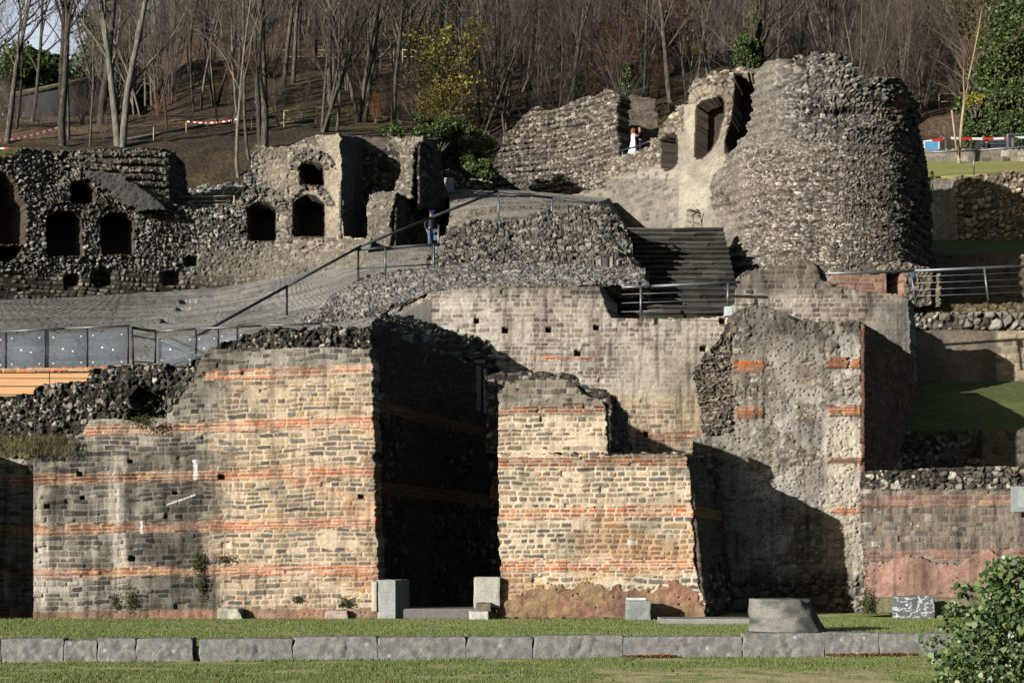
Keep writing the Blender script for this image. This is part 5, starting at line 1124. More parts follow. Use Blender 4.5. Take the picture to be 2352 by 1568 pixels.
# ================================================================ SHED, LOGS, FENCES ON THE HILL
shed = empty('shed', (P(125, 300, 108)[0], 108, P(0, 325, 108)[2]))
sx = [P(u, 0, 108)[0]-P(125, 0, 108)[0] for u in (36, 212)]; sz = [P(0, v, 108)[2]-P(0, 325, 108)[2] for v in (222, 182)]
vv = [(sx[0], 0, 0), (sx[1], 0, 0), (sx[1], 0, sz[1]), (sx[0], 0, sz[0]), (sx[0], 4, 0), (sx[1], 4, 0), (sx[1], 4, sz[1]), (sx[0], 4, sz[0])]
mesh_np('wall', vv, np.array([(0, 1, 2, 3), (1, 5, 6, 2), (4, 0, 3, 7), (5, 4, 7, 6)]), None, noise_mat('dark_shed_boards', [(.02, .018, .02), (.04, .036, .036)], 3., stretch=(6, 6, .5)), shed)
mesh_np('roof', [(sx[0]-.3, -.3, sz[0]), (sx[1]+.3, -.3, sz[1]), (sx[1]+.3, 4.3, sz[1]), (sx[0]-.3, 4.3, sz[0])]+[(sx[0]-.3, -.3, sz[0]+.15), (sx[1]+.3, -.3, sz[1]+.15), (sx[1]+.3, 4.3, sz[1]+.15), (sx[0]-.3, 4.3, sz[0]+.15)],
        np.array([(0, 1, 5, 4), (1, 2, 6, 5), (2, 3, 7, 6), (3, 0, 4, 7), (4, 5, 6, 7), (3, 2, 1, 0)]), None, noise_mat('mossy_roof', [(.05, .05, .03), (.12, .11, .07)], 5.), shed)
tag(shed, 'dark sloping roofed shed among the trees at the upper left', 'shed')
def fence(name, pts, label, h=1.1, mat='wood', rails=(.95, .5), pr=.05, rr=.035, spec=None):
    """pts (x,y,z) posts"""
    b = pts[0]; root = empty(name, b); L = [np.array(p)-np.array(b) for p in pts]
    for p in L: polyline_tube('post', [p, p+np.array([0, 0, h])], pr, mat, root, sq=True)
    for z in rails: polyline_tube('rail', [p+np.array([0, 0, z*h]) for p in L], rr, mat, root, n=5)
    tag(root, label, 'fence'); return root
def fpts(uvs, lo=84, hi=200, off=0): 
    r = []
    for u, v in uvs:
        Y = dep(u, v, lo, hi); x = P(u, 0, Y)[0]; r.append((x, Y, float(HZ(x, Y))-.1))
    return r
fence('wooden_fence', fpts([(650, 145), (720, 145), (787, 146), (860, 146), (905, 144)]), 'pale rail fence high on the hillside in the left centre')
fence('wooden_fence', fpts([(925, 145), (968, 146), (1032, 147)]), 'short pale rail fence high on the hillside, right of the other one')
fence('wooden_fence', fpts([(578, 307), (653, 294), (727, 286), (800, 276)], 84, 110), 'post and rail fence crossing the brown slope behind the niche wall', 1.1)
fence('wooden_fence', fpts([(2100, 250), (2157, 250), (2292, 246)], 97, 120), 'rustic two rail wooden fence at the far right behind the sapling', 1.1)
for i, (uv, lab) in enumerate([(((286, 326), (470, 292), (640, 270)), 'long pale log laid up the brown slope behind the rubble wall'), (((640, 288), (720, 280)), 'short log lying on the brown slope below the rail fence'), (((830, 260), (925, 285)), 'dark fallen branch above the black shaded wall')]):
    p = fpts(uv, 84, 120); b = np.array(p[0]); o = polyline_tube('log', [np.array(q)-b+np.array([0, 0, .18]) for q in p], .09, 'bark_light' if i < 2 else 'bark', None, 7); o.location = b; tag(o, lab, 'log')
for u, v in [(353, 322), (428, 308), (498, 280)]:
    p = fpts([(u, v)], 84, 110)[0]; o = polyline_tube('stake', [(0, 0, 0), (0, 0, .8)], .035, 'wood', None, sq=True); o.location = p
    tag(o, {353: 'small wooden stake near the top of the coursed wall', 428: 'tall wooden stake standing above the end of the coursed wall', 498: 'wooden stake in the middle of the brown slope'}[u], 'stake')
# barrier tape, red and white, each run one object with coloured pieces
def tape(p0, p1, label, nst, sag=.15, h=.09):
    p0, p1 = np.array(p0), np.array(p1); root = empty('barrier_tape', p0); d = p1-p0
    for k, mat in ((0, 'tape'), (1, 'tapered')):
        V, Q = [], []
        for i in range(k, nst, 2):
            for t in (i/nst, (i+1)/nst):
                q = d*t-np.array([0, 0, 4*sag*t*(1-t)]); V += [q, q+np.array([0, .004, h])]
            b = len(V)-4; Q.append((b, b+2, b+3, b+1))
        mesh_np('white_stripes' if k == 0 else 'red_stripes', V, np.array(Q), None, M[mat], root)
    tag(root, label, 'barrier tape')
tape(P(-20, 326, 86), P(140, 292, 88), 'sagging red and white tape tied to the big grey tree, far left', 22)
tape(P(-20, 342, 85), P(20, 342, 85), 'short piece of red and white tape at the left edge above the lawn', 4, .02)
tape(P(430, 281, 97), P(553, 274, 92), 'red and white tape across the brown slope', 18)
tape(P(2110, 332, 90.3), P(2172, 322, 90.3), 'tape sloping up from behind the tower to the green post', 2, .0, .16)
tape(P(2184, 320, 90.3), P(2355, 318, 90.5), 'red and white tape stretched above the low stone wall, far right', 7, .06, .13)
# street side, far right
sp = plant('sapling', 'sapling', P(2202, 372, 87.3)[0], 87.3, 'young tree with pale trunk tied to a stake on the upper lawn', 'tree', sc=1.03, rz=.4, z=P(0, 373, 87.3)[2]-.05)
o = polyline_tube('tree_stake', [(0, 0, 0), (-.28, 0, 2.35)], .055, M['sapling'], None, 6); o.location = (P(2200, 0, 87.25)[0]-.1, 87.0, P(0, 371, 87.3)[2]+.25); tag(o, 'pale slanting stake tied to the sapling', 'stake')
bl = empty('notice_board', P(2138, 352, 88.9)); tag(bl, 'small blue board with pale edges behind the low stone wall', 'sign')
boxm('panel', -.30, .38, 0, .05, 0, .62, flat('sign_blue', alb(92, 160, 205)), bl, .005); boxm('edge', -.36, -.301, -.01, .05, 0, .62, flat('sign_white', alb(220, 235, 240)), bl, .003); boxm('edge', .381, .47, -.01, .05, 0, .62, flat('sign_white2', alb(190, 220, 235)), bl, .003)
for u in (-.3, .4): boxm('post', u-.02, u+.02, .055, .09, -.6, .6, 'steel', bl, .002)
gp = empty('lamp_post', P(2172, 362, 90)); tag(gp, 'thin green metal post with a bent top behind the low stone wall', 'post')
polyline_tube('pole', [(0, 0, -.5), (0, 0, .95), (-.12, 0, 1.12), (-.3, 0, 1.12)], .035, flat('green_metal', alb(92, 130, 120)), gp)
tb = empty('ticket_column', P(2320, 345, 90)); tag(tb, 'silver rounded turnstile column behind the low stone wall, far right', 'turnstile')
for x in (-.11, .16): boxm('upright', x-.07, x+.07, 0, .3, -.3, .75, 'steel', tb, .03)
boxm('head', -.2, .26, -.02, .35, .65, .92, 'steel', tb, .09); boxm('screen', -.1, .16, -.04, -.021, .7, .82, 'iron', tb, .004)
hut = empty('kiosk', P(2290, 352, 91.5)); tag(hut, 'dark low kiosk behind the seated visitor, far right', 'kiosk')
boxm('body', -.9, .9, 0, 1.2, -.4, .85, 'darksteel', hut, .03); boxm('counter', -.95, .6, -.1, .5, .45, .5, 'steel', hut, .01)
gf = empty('green_fence', P(2342, 345, 92.)); tag(gf, 'green mesh fence panel at the right edge behind the wall', 'fence')
for i in range(10): polyline_tube('bar', [(-.2+i*.16, 0, -.3), (-.2+i*.16, 0, .95)], .016, flat('green_paint', alb(60, 110, 70)) if i == 0 else bpy.data.materials['green_paint'], gf, 5)
polyline_tube('rail', [(-.25, 0, .9), (1.4, 0, .95)], .025, bpy.data.materials['green_paint'], gf); polyline_tube('rail', [(-.25, 0, .0), (1.4, 0, .0)], .025, bpy.data.materials['green_paint'], gf)
# ================================================================ RAILINGS
def railing(label, top, r=.028, mat='darksteel', posts=(), cables=(), post_r=.04, post_mat='steel', cat='railing', extra=()):
    """top: list of (u,v,Y) of the handrail; posts: ((u,vtop,vbot,Y),...); cables: list of (u,v,Y) lists"""
    b = np.array(P(*top[0])); root = empty('railing', b)
    polyline_tube('handrail', [np.array(P(*t))-b for t in top], r*1.5, mat, root)
    for (u0, v0, u1, v1, Y) in posts: polyline_tube('post', [np.array(P(u0, v0, Y))-b, np.array(P(u1, v1, Y))-b], post_r, post_mat, root)
    for cb in cables: polyline_tube('cable', [np.array(P(*t))-b for t in cb], .012, 'steel', root, 5)
    for (pts_, rr, mm, nm) in extra: polyline_tube(nm, [np.array(P(*t))-b for t in pts_], rr, mm, root)
    tag(root, label, cat); return root
railing('long dark handrail climbing diagonally across the seating slope to the rubble mound', [(340, 833, 55), (660, 657, 59.), (830, 565, 61), (990, 500, 62.5), (1143, 439, 64.6), (1270, 455, 64.8), (1396, 471, 64.5), (1412, 500, 64.1), (1436, 548, 63.6)], .034,
        posts=[(659, 660, 659, 724, 59.), (1145, 442, 1145, 510, 64.6), (1268, 457, 1268, 508, 64.8), (1392, 472, 1392, 496, 64.5), (1007, 515, 1007, 580, 62.8)])
railing('low dark rail with three steel posts in front of the man in the cap', [(818, 574, 61.0), (900, 568, 61), (1011, 561, 61.0)], .036, posts=[(823, 576, 823, 645, 61), (885, 570, 885, 630, 61), (996, 563, 996, 628, 60.9)], extra=[([(818, 617, 61.05), (996, 607, 61.)], .026, 'darksteel', 'lower_rail')])
railing('cable railing at the foot of the stairs above the wall with square holes', [(1428, 660, 57.2), (1500, 657, 57.2), (1700, 648, 57.3)], .034, 'steel', posts=[(1472, 662, 1472, 728, 57.2), (1672, 650, 1672, 706, 57.2)], cables=[[(1428, 676+k*20, 57.22), (1672, 668+k*20, 57.25)] for k in (0, 1, 2)])
railing('long cable railing along the right edge below the tower', [(1880, 629, 59.), (2100, 622, 59.2), (2400, 609, 59.4)], .036, 'steel', posts=[(2092, 624, 2104, 698, 59.2), (2261, 617, 2270, 690, 59.3)], cables=[[(2090, 636+k*15, 59.25), (2400, 624+k*15, 59.45)] for k in (0, 1, 2, 3)], extra=[([(2098, 624, 59.15), (2099, 640, 59.15)], .07, flat('blue_box', alb(60, 80, 110)), 'blue_box')])
railing('steel railing on the edge of the upper lawn, right edge', [(2118, 351, 79.6), (2250, 345, 79.2), (2420, 333, 79.)], .034, 'steel', posts=[(2122, 352, 2122, 406, 79.6), (2237, 346, 2237, 402, 79.3)], post_r=.04)
railing('short railing in front of the wedding couple', [(1423, 347, 88.), (1462, 337, 87.), (1506, 319, 86.0)], .034, 'darksteel', posts=[(1430, 346, 1430, 362, 87.9)], extra=[([(1430, 356, 87.9), (1462, 348, 87.), (1492, 338, 86.4)], .022, 'steel', 'lower_rail')])
railing('small pale three rail barrier above the rubble wall, upper left', [(392, 453, 77.6), (539, 450, 77.6)], .02, 'wood', posts=[(392, 451, 392, 482, 77.6), (396, 451, 396, 482, 77.6), (538, 449, 538, 472, 77.6)], post_mat='wood', post_r=.04, extra=[([(392, 464, 77.6), (539, 461, 77.6)], .02, 'wood', 'rail'), ([(392, 474, 77.6), (539, 468, 77.6)], .02, 'wood', 'rail')])
railing('single steel post with a short rail in the small doorway above the stairs', [(1588, 497, 80.6), (1606, 484, 80.8)], .02, 'darksteel', posts=[(1592, 492, 1592, 531, 80.6)], post_r=.03)
# glass balustrades
b = np.array(P(0, 835, 49.3))
def balus(label, top, bottoms, Y, posts, panels, extra=()):
    b = np.array(P(top[0][0], top[0][1], Y)); root = empty('glass_balustrade', b)
    polyline_tube('handrail', [np.array(P(u, v, Y))-b for u, v in top], .032, 'steel', root)
    for (u, v0, v1) in posts:
        p, q = np.array(P(u, v0, Y))-b, np.array(P(u, v1, Y))-b; polyline_tube('post', [p, q], .032, 'darksteel', root, sq=True)
    for (u0, u1, va, vb_, vc, vd) in panels:   # top-left, top-right, bottom-right, bottom-left v
        c4 = [np.array(P(u0, vd, Y+.02))-b, np.array(P(u1, vc, Y+.02))-b, np.array(P(u1, vb_, Y+.02))-b, np.array(P(u0, va, Y+.02))-b]
        V = c4+[p+np.array([0, .012, 0]) for p in c4]
        g = mesh_np('glass_panel', V, np.array([(0, 1, 2, 3), (5, 4, 7, 6), (1, 5, 6, 2), (4, 0, 3, 7), (3, 2, 6, 7), (4, 5, 1, 0)]), None, M['glass'], root)
        for (fu, fv) in ((.12, .1), (.88, .1), (.12, .9), (.88, .9)):
            p = c4[3]*(1-fu)*(1-fv)+c4[2]*fu*(1-fv)+c4[0]*(1-fu)*fv+c4[1]*fu*fv
            cl = boxm('clamp', p[0]-.026, p[0]+.026, p[1]-.02, p[1]-.002, p[2]-.022, p[2]+.022, 'tape', g, .004)
    tag(root, label, 'balustrade'); return root
balus('glass balustrade above the orange boards at the left edge', [(-40, 764), (0, 762), (150, 754), (295, 748)], 0, 49.3, [(13, 761, 862), (104, 757, 858), (109, 757, 856), (200, 752, 850), (294, 748, 836)], [(-60, 10, 776, 773, 845, 846), (18, 101, 770, 768, 843, 844), (113, 197, 768, 764, 840, 842), (204, 290, 763, 760, 838, 840)])
railing('dark framed corner rail between the two glass balustrades', [(303, 752, 49.), (330, 757, 50.4), (357, 760, 51.5)], .03, 'darksteel', posts=[(303, 750, 306, 836, 49.), (357, 760, 356, 834, 51.5)], post_mat='darksteel', post_r=.035, extra=[([(303, 770, 49), (356, 780, 51.5)], .02, 'darksteel', 'rail'), ([(306, 830, 49), (356, 833, 51.5)], .02, 'darksteel', 'rail')])
balus('second glass balustrade running right above the rubble towards the passage', [(357, 761), (450, 755), (600, 748), (738, 742), (772, 752)], 0, 51.6, [(450, 755, 812), (501, 753, 795), (545, 750, 778), (738, 743, 752)], [(360, 447, 778, 774, 832, 833), (453, 498, 773, 771, 832, 832), (504, 560, 770, 768, 775, 800)])
# orange larch boards
ob = empty('timber_platform', P(0, 905, 48.9)); tag(ob, 'orange larch board front of a platform under the glass balustrade, left edge', 'platform'); bb = np.array(P(0, 905, 48.9))
for (v0, v1, ue) in [(857, 868, 215), (869.5, 886, 205), (888, 905, 190), (907, 922, 130)]:
    x0 = P(-60, 0, 48.9)[0]-bb[0]; 
    for (ua, ub) in ((-60, 113), (114.5, ue)): boxm('board', P(ua, 0, 48.9)[0]-bb[0], P(ub, 0, 48.9)[0]-bb[0], 0, .06, P(0, v1, 48.9)[2]-bb[2], P(0, v0, 48.9)[2]-bb[2], 'timber', ob, .006)
boxm('deck', P(-60, 0, 48.9)[0]-bb[0], P(235, 0, 48.9)[0]-bb[0], .07, 3., P(0, 866, 48.9)[2]-bb[2], P(0, 856, 48.9)[2]-bb[2], 'timber', ob, .006)
rt = sheet('tile_course', [(-80, 48.86), (300, 48.86)], [(-80, 848), (212, 843), (282, 838), (284, 846), (212, 852), (-80, 858)], lambda S, Z, U, V: bricks(S, Z, 251, BR1, ch=.12, sw=.3), 1.6, thick=.2, seed=61, jag=(1, 5)); tag(rt, 'thin course of orange tiles lying along the top of the larch boards', 'tile course')
# white box at the railing foot
tag(block('stone_block', pb(1665, 1684, 703, 726, 57.0, .3), .04, .01, (222, 228, 230), (200, 206, 208), seed=81), 'small white block at the foot of the railing beside the stairs', 'stone block')
# ivy and tufts on walls
def tuft(u, v, Y, w, h, n, mat, label, size=.03, seed=0):
    R = np.random.default_rng(seed+900); c0 = np.array(P(u, v, Y)); p = R.normal(0, 1, (n, 3))*np.array([w/2, .06, h/2])
    o = leafcloud('wall_plant', p, size, mat, R); o.location = c0; tag(o, label, 'plant')
tuft(455, 1292, 44.9, .16, .35, 500, 'moss', 'bright moss tuft hanging below the lowest brick band of the left wall', seed=1)
tuft(463, 1345, 44.9, .10, .35, 260, 'moss', 'brown green tuft under the moss tuft on the left wall', seed=2)
tuft(300, 1378, 44.9, .16, .3, 320, 'moss', 'green tuft low on the left wall, right of its stained corner', seed=3)
tuft(266, 1382, 44.9, .12, .25, 220, 'moss', 'small tuft low on the left wall beside a slightly larger one', seed=4)
tuft(515, 1282, 44.92, .25, .12, 240, 'drygrass', 'dry tuft on the lowest brick band of the left wall', seed=5)
tuft(325, 968, 44.6, .35, .16, 500, 'moss', 'green plant growing under the dark hollow in the left wall', seed=6)
tuft(680, 1375, 44.9, .12, .1, 120, 'moss', 'tiny tuft at the foot of the left wall', seed=7)
tuft(795, 1383, 44.9, .2, .14, 260, 'moss', 'mossy clump at the foot of the left wall near the passage', seed=8)
tuft(1990, 1385, 46.2, .12, .5, 400, 'moss', 'green weed between the tall pier and the low right wall', seed=9)
tuft(400, 878, 45.2, .5, .35, 1200, 'moss', 'patch of moss on the rubble beside the orange boards', .035, seed=10)
n = 2600; U_ = rng.uniform(-60, 170, n); V_ = rng.uniform(1003, 1048, n); g_ = np.array([P(u, v, 44.8-rng.uniform(0, .25)) for u, v in zip(U_, V_)])
tag(blades('weeds', g_[:, 0], g_[:, 1], g_[:, 2], np.full(n, .16), 'drygrass', .9, .006), kind='stuff', label='dry weeds growing on the sloping ledge at the left', cat='weeds')
# rubble litter at kerb foot
n = 900; Xr = np.concatenate([rng.uniform(P(1430, 0, 33.8)[0], P(1560, 0, 33.8)[0], n//3), rng.uniform(P(1900, 0, 34.3)[0], P(2120, 0, 34.3)[0], 2*n//3)])
n = len(Xr); Yr = np.array([kx(x) for x in Xr])-rng.uniform(.02, .22, n)
tag(leafcloud('leaf_litter', np.stack([Xr, Yr, ZL+.02+rng.uniform(0, .05, n)], 1), .032, 'russet', rng), kind='stuff', label='brown leaf litter along the foot of the kerb', cat='leaf litter')
n = 420; Yl = rng.uniform(27, 44, n); Xl = rng.uniform(-.32, .32, n)*Yl; kk = np.array([kerbY(CU+F*x/y) for x, y in zip(Xl, Yl)]); ok = (Yl < kk-.1) | (Yl > kk+.5); zl = np.where(Yl < kk, ZL, 0.)+.03
tag(leafcloud('fallen_leaves', np.stack([Xl, Yl, zl], 1)[ok], .035, 'russet', rng), kind='stuff', label='scattered brown fallen leaves on the lawn', cat='leaves')
# ================================================================ FOREGROUND IVY BUSH
R = np.random.default_rng(77); prof = [(1278, 2312), (1300, 2290), (1330, 2262), (1350, 2255), (1380, 2262), (1400, 2225), (1440, 2215), (1470, 2190), (1500, 2175), (1540, 2160), (1600, 2150)]
n = 8200; vs_ = R.uniform(1278, 1640, n*2); le = np.interp(vs_, [p[0] for p in prof], [p[1] for p in prof])+R.normal(0, 9, n*2)
us_ = le+(2480-le)*R.random(n*2)**1.2; Yb = 20.5+R.uniform(-.6, .9, n*2)-.4*np.clip((vs_-1280)/300, 0, 1)
pts3 = np.array([P(u, v, y) for u, v, y in zip(us_, vs_, Yb)])[:n]
for (u0, v0, s, k) in [(2215, 1350, 16, 90), (2140, 1475, 20, 70), (2190, 1395, 14, 60), (2165, 1510, 16, 80), (2200, 1440, 18, 120), (2290, 1300, 14, 90)]:
    pts3 = np.concatenate([pts3, np.array([P(R.normal(u0, s), R.normal(v0, s*.7), 20.4+R.normal(0, .12)) for _ in range(k)])])
n = len(pts3)
root = empty('ivy_bush', (P(2300, 0, 20.5)[0], 20.5, ZL)); ro = np.array(root.location)
out = np.array([[0., 0], [.55, .22], [.42, .7], [.0, 1.15], [-.42, .7], [-.55, .22]])
face = np.tile(np.array([-.5, -.75, .45]), (n, 1))+R.normal(0, .55, (n, 3)); face /= np.linalg.norm(face, axis=1)[:, None]
dwn = np.tile(np.array([0, 0, -1.]), (n, 1))+R.normal(0, .6, (n, 3)); xa = np.cross(dwn, face); xa /= np.linalg.norm(xa, axis=1)[:, None]; ya = np.cross(face, xa)
s = R.uniform(.018, .03, (n, 1))+.055*R.random((n, 1))**2
V = np.stack([pts3+xa*s*o_[0]+ya*s*o_[1]+face*s*(.18*abs(o_[0])) for o_ in out], 1).reshape(-1, 3)-ro
mesh_np('leaves', V, np.arange(6*n).reshape(-1, 6), None, M['ivy'], root)
segs = []
for i in range(60):
    a = np.array([P(R.uniform(2250, 2450), 0, 20.6)[0], 20.7, ZL-.1]); k = R.integers(0, n); b = pts3[k]; m_ = (a+b)/2+R.normal(0, .12, 3); segs += [[*(a-ro), *(m_-ro), .012, .008], [*(m_-ro), *(b-ro), .008, .003]]
V, Fq = tubes(segs, 5); mesh_np('stems', V, Fq, None, M['bark'], root)
tag(root, 'leafy green ivy bush in the lower right foreground', 'bush')
# ================================================================ PEOPLE
def skinmesh(name, joints, edges, mat, parent, sub=1, rootj=0):
    me = bpy.data.meshes.new(name); me.from_pydata([j[:3] for j in joints], edges, []); me.update()
    o = bpy.data.objects.new(name, me); col.objects.link(o); o.parent = parent
    sk = o.modifiers.new('skin', 'SKIN'); sk.use_smooth_shade = True
    if not me.skin_vertices: me.attributes.new('skin_vertices', 'FLOAT', 'POINT') if False else None
    ly = me.skin_vertices[0] if me.skin_vertices else None
    if ly is None:
        import bmesh
        bm = bmesh.new(); bm.from_mesh(me); bm.verts.layers.skin.verify(); bm.to_mesh(me); bm.free(); ly = me.skin_vertices[0]
    for i, j in enumerate(joints):
        r = j[3]; ly.data[i].radius = (r if not isinstance(r, tuple) else r[0], r if not isinstance(r, tuple) else r[1]); ly.data[i].use_root = (i == rootj)
    ss_ = o.modifiers.new('sub', 'SUBSURF'); ss_.levels = sub; ss_.render_levels = sub
    me.materials.append(M[mat] if isinstance(mat, str) else mat)
    return o
skin_ = flat('skin', alb(205, 150, 120), .6); blond = flat('light_brown_hair', alb(150, 105, 66)); darkh = flat('dark_hair', (.03, .02, .015)); white = flat('white_dress', (.72, .76, .82)); blk = flat('black_suit', (.008, .008, .011)); coat = flat('dark_coat', (.010, .011, .016)); jean = flat('blue_jeans', (.05, .09, .14)); cap_ = flat('purple_cap', (.05, .04, .22)); shoe = flat('black_shoes', (.01, .01, .01)); bag_ = flat('blue_bag', alb(80, 120, 145))
def person(x, y, z, h, face, label, arms, legs, hair, hairmat, clothes, group=None):
    """h height; face: heading angle (rad) of the chest, 0 looks to -Y (camera). Local frame: x right, -y forward."""
    s = h/1.75; root = empty('person', (x, y, z), face); root.scale = (s, s, s)
    J = [(0, 0, .95, .125), (0, 0, 1.12, .115), (0, .01, 1.30, .14), (0, .01, 1.42, .10), (0, 0, 1.50, .052), (0, -.01, 1.60, .085), (0, -.015, 1.68, .088), (0, -.01, 1.73, .05), (0, -.105, 1.62, .012)]
    E_ = [(0, 1), (1, 2), (2, 3), (3, 4), (4, 5), (5, 6), (6, 7), (5, 8)]
    def hand(iw, w, d, sd):
        d = np.array(d)/np.linalg.norm(d); w = np.array(w); pj = len(J); p = w+d*.06; J.append((*p, .026)); E_.append((iw, pj))
        side = np.cross(d, [0, 1., 0.2]); side /= np.linalg.norm(side)+1e-9; nrm = np.cross(d, side)
        for k, (off, ln) in enumerate(((-.028, .062), (-.009, .075), (.010, .07), (.028, .055))):
            a = p+side*off+d*.03; b = a+d*ln*.5+nrm*.012; c_ = b+d*ln*.45+nrm*.024
            i = len(J); J.extend([(*a, .010), (*b, .009), (*c_, .007)]); E_.extend([(pj, i), (i, i+1), (i+1, i+2)])
        a = w+d*.035+side*sd*.034; b = a+d*.03+side*sd*.02; i = len(J); J.extend([(*a, .011), (*b, .008)]); E_.extend([(pj, i), (i, i+1)])
    for sd in (-1, 1):
        sh, el, wr = arms[0 if sd < 0 else 1]; i = len(J)
        J.extend([(*sh, .055), (*el, .042), (*wr, .028)]); E_.extend([(3, i), (i, i+1), (i+1, i+2)]); hand(i+2, wr, np.array(wr)-np.array(el), -sd)
    for sd in (-1, 1):
        hp, kn, an, toe = legs[0 if sd < 0 else 1]; i = len(J)
        J.extend([(*hp, .088), (*kn, .058), (*an, .040), (*toe, .032)]); E_.extend([(0, i), (i, i+1), (i+1, i+2), (i+2, i+3)])
    skinmesh('body', J, E_, skin_, root)
    tp, bt = clothes
    if tp is not None:
        a0, a1 = arms
        JJ = [(0, 0, .86, .155), (0, 0, 1.1, .145), (0, .01, 1.28, .165), (0, .01, 1.42, .115), (0, 0, 1.48, .066)]; EE = [(0, 1), (1, 2), (2, 3), (3, 4)]
        for a in arms: i = len(JJ); e2 = np.array(a[2])*.93+np.array(a[1])*.07; JJ.extend([(*a[0], .075), (*a[1], .058), (*e2, .045)]); EE.extend([(3, i), (i, i+1), (i+1, i+2)])
        skinmesh('coat', JJ, EE, tp, root)
    if bt is not None:
        JJ = [(0, 0, .93, .14)]; EE = []
        for lg in legs: i = len(JJ); JJ.extend([(*lg[0], .10), (*lg[1], .075), (*lg[2], .06)]); EE.extend([(0, i), (i, i+1), (i+1, i+2)])
        skinmesh('trousers', JJ, EE, bt, root)
        for lg in legs: t = np.array(lg[3]); a = np.array(lg[2]); skinmesh('shoe', [(a[0], a[1]+.03, .045, .048), (t[0], t[1], .035, .042)], [(0, 1)], shoe, root)
    if hair == 'cap':
        skinmesh('hair', [(0, .045, 1.60, .07), (0, .04, 1.67, .085)], [(0, 1)], darkh, root)
        skinmesh('cap', [(0, .01, 1.70, .098), (0, 0, 1.75, .075), (0, -.12, 1.70, .03)], [(0, 1), (0, 2)], cap_, root)
    elif hair == 'long':
        skinmesh('hair', [(0, .02, 1.74, .07), (0, .035, 1.68, .105), (0, .06, 1.56, .10), (0, .085, 1.40, .09), (.02, .09, 1.26, .05)], [(0, 1), (1, 2), (2, 3), (3, 4)], hairmat, root)
    else: skinmesh('hair', [(0, .02, 1.745, .07), (0, .03, 1.68, .098), (0, .055, 1.60, .07)], [(0, 1), (1, 2)], hairmat, root)
    tag(root, label, 'person', group); return root
LG = lambda dx=.1, st=0.: [((-dx, 0, .88), (-dx-.01, -.02-st, .48), (-dx-.01, .02-st, .08), (-dx-.02, -.12-st, .03)), ((dx, 0, .88), (dx+.01, -.02+st, .48), (dx+.01, .02+st, .08), (dx+.02, -.12+st, .03))]
z_m = P(0, 581, 74)[2]
# man: back to the niche, looking to the right of the picture
m1 = person(P(990, 0, 73.6)[0], 73.6, z_m-.02, 1.78, math.radians(35), 'man in a dark coat and purple cap standing on the landing in the centre',
            [((-.19, .01, 1.40), (-.27, .08, 1.14), (-.22, .0, .92)), ((.19, .01, 1.40), (.25, .04, 1.13), (.20, -.12, .93))], LG(.1, .05), 'cap', None, (coat, jean))
hb_ = boxm('shopping_bag', -.10, .10, -.04, .04, 0, .24, bag_, None, .02, own=True); hb_.location = (P(1001, 0, 73.3)[0], 73.3, z_m+.42); tag(hb_, 'small pale blue bag hanging from the hand of the man in the cap', 'bag')
zp = P(0, 366, 93.4)[2]
br = person(P(1455, 0, 93.2)[0], 93.2, zp, 1.70, math.radians(100), 'bride in a long white dress with light brown hair behind the small railing',
            [((-.17, 0, 1.38), (-.22, -.2, 1.22), (-.12, -.36, 1.36)), ((.17, 0, 1.38), (.22, -.2, 1.22), (.12, -.36, 1.38))], LG(.08), 'long', blond, (None, None))
t = np.linspace(0, 1, 26)[:, None]; a = np.linspace(0, 2*np.pi, 72, endpoint=False)[None]
rad = np.interp(t, [0, .25, .5, .66, .74, .86, 1.], [.40, .30, .22, .19, .15, .18, .13])*(1+.05*np.sin(a*11+t*3)*np.clip(1-t*1.4, 0, 1))
Zd = .01+t*1.40+0*a; Vd = np.stack([np.cos(a)*rad*1.05, np.sin(a)*rad*.85+.12*(1-t)**3, Zd], 2).reshape(-1, 3); idx = np.arange(26*72).reshape(26, 72)
q = np.stack([idx[:-1], np.roll(idx[:-1], -1, 1), np.roll(idx[1:], -1, 1), idx[1:]], 2).reshape(-1, 4)
mesh_np('dress', Vd, q, None, white, br, True)
gr_ = person(P(1470, 0, 93.3)[0], 93.35, zp, 1.80, math.radians(-80), 'groom in a black suit facing the bride behind the small railing',
             [((-.19, 0, 1.40), (-.24, -.16, 1.18), (-.14, -.34, 1.24)), ((.19, 0, 1.40), (.24, -.16, 1.18), (.14, -.34, 1.26))], LG(.1), 'short', darkh, (blk, blk))
gr2 = person(P(2266, 0, 90.6)[0], 90.6, P(0, 320, 90.6)[2]-1.62, 1.7, math.radians(20), 'distant person in dark clothes behind the low stone wall, far right',
             [((-.19, .01, 1.40), (-.27, .05, 1.14), (-.22, -.02, .92)), ((.19, .01, 1.40), (.25, .04, 1.13), (.22, -.05, .93))], LG(), 'short', darkh, (blk, blk))
# ================================================================ CAMERA, LIGHT, WORLD
sc = bpy.context.scene
cd = bpy.data.cameras.new('camera'); cam = bpy.data.objects.new('camera', cd); col.objects.link(cam); sc.camera = cam
cam.location = (0, 0, EYE); cam.rotation_euler = (math.pi/2, 0, 0); cd.sensor_width = 36; cd.lens = 36*F/2352.; cd.shift_y = (HV-784)/2352.; cd.clip_end = 2000; cd.clip_start = .5
EL, AZ = math.radians(SUN_EL), math.radians(SUN_AZ)   # azimuth the light travels towards, clockwise from +Y
sd = bpy.data.lights.new('sun', 'SUN'); sd.energy = 5.; sd.angle = math.radians(.5); sd.color = (1., .965, .92)
so = bpy.data.objects.new('sun', sd); col.objects.link(so); so.location = (-60, -60, 60)
so.rotation_euler = Vector((math.sin(AZ)*math.cos(EL), math.cos(AZ)*math.cos(EL), -math.sin(EL))).to_track_quat('-Z', 'Y').to_euler()
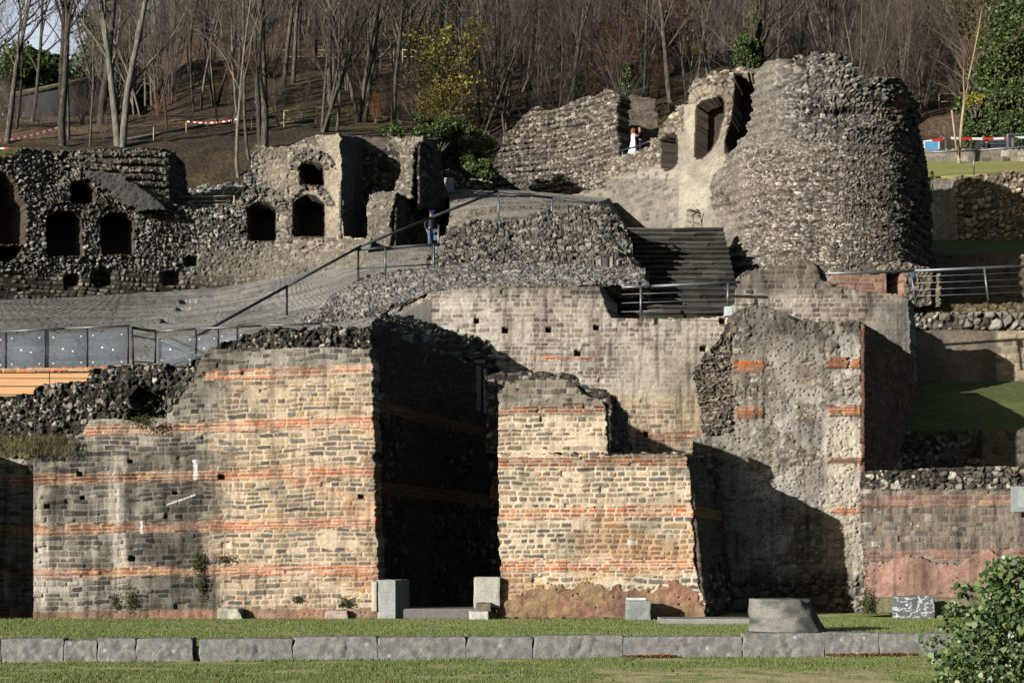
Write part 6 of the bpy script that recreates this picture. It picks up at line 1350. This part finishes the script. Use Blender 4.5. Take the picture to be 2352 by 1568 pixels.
w = bpy.data.worlds.new('World'); sc.world = w; w.use_nodes = True; nt = w.node_tree
sk = nt.nodes.new('ShaderNodeTexSky'); sk.sky_type = 'NISHITA'; sk.sun_disc = False;  sk.sun_elevation = EL; sk.sun_rotation = AZ+math.pi
bg = nt.nodes['Background']
tc = nt.nodes.new('ShaderNodeTexCoord'); sx_ = nt.nodes.new('ShaderNodeSeparateXYZ'); nt.links.new(tc.outputs['Generated'], sx_.inputs[0])
cn = nt.nodes.new('ShaderNodeTexNoise'); cn.inputs['Scale'].default_value = 6.; cn.inputs['Detail'].default_value = 7; nt.links.new(tc.outputs['Generated'], cn.inputs['Vector'])
def mr_(src, a, b, c_, d): 
    q = nt.nodes.new('ShaderNodeMapRange'); q.interpolation_type = 'SMOOTHSTEP'; nt.links.new(src, q.inputs['Value']); q.inputs[1].default_value = a; q.inputs[2].default_value = b; q.inputs[3].default_value = c_; q.inputs[4].default_value = d; return q.outputs[0]
def mul_(a, b): q = nt.nodes.new('ShaderNodeMath'); q.operation = 'MULTIPLY'; nt.links.new(a, q.inputs[0]); nt.links.new(b, q.inputs[1]); return q.outputs[0]
m_c = mul_(mul_(mr_(cn.outputs['Fac'], .38, .62, .45, 1.), mr_(sx_.outputs['Y'], .85, .93, 0, 1)), mul_(mr_(sx_.outputs['Z'], .30, .55, 1, 0), mr_(sx_.outputs['X'], -.12, -.20, 0, 1)))
mx_ = nt.nodes.new('ShaderNodeMix'); mx_.data_type = 'RGBA'; nt.links.new(m_c, mx_.inputs['Factor']); nt.links.new(sk.outputs[0], mx_.inputs['A']); mx_.inputs['B'].default_value = (8.2, 9.2, 10.8, 1)
nt.links.new(mx_.outputs['Result'], bg.inputs[0]); bg.inputs[1].default_value = .05
sc.view_settings.view_transform = 'Standard'; sc.view_settings.look = 'None'; sc.view_settings.exposure = EXPO; sc.view_settings.gamma = 1.
sc.cycles.max_bounces = 4; sc.cycles.transparent_max_bounces = 24; sc.cycles.diffuse_bounces = 0
print('sheet faces', TOTAL[0])
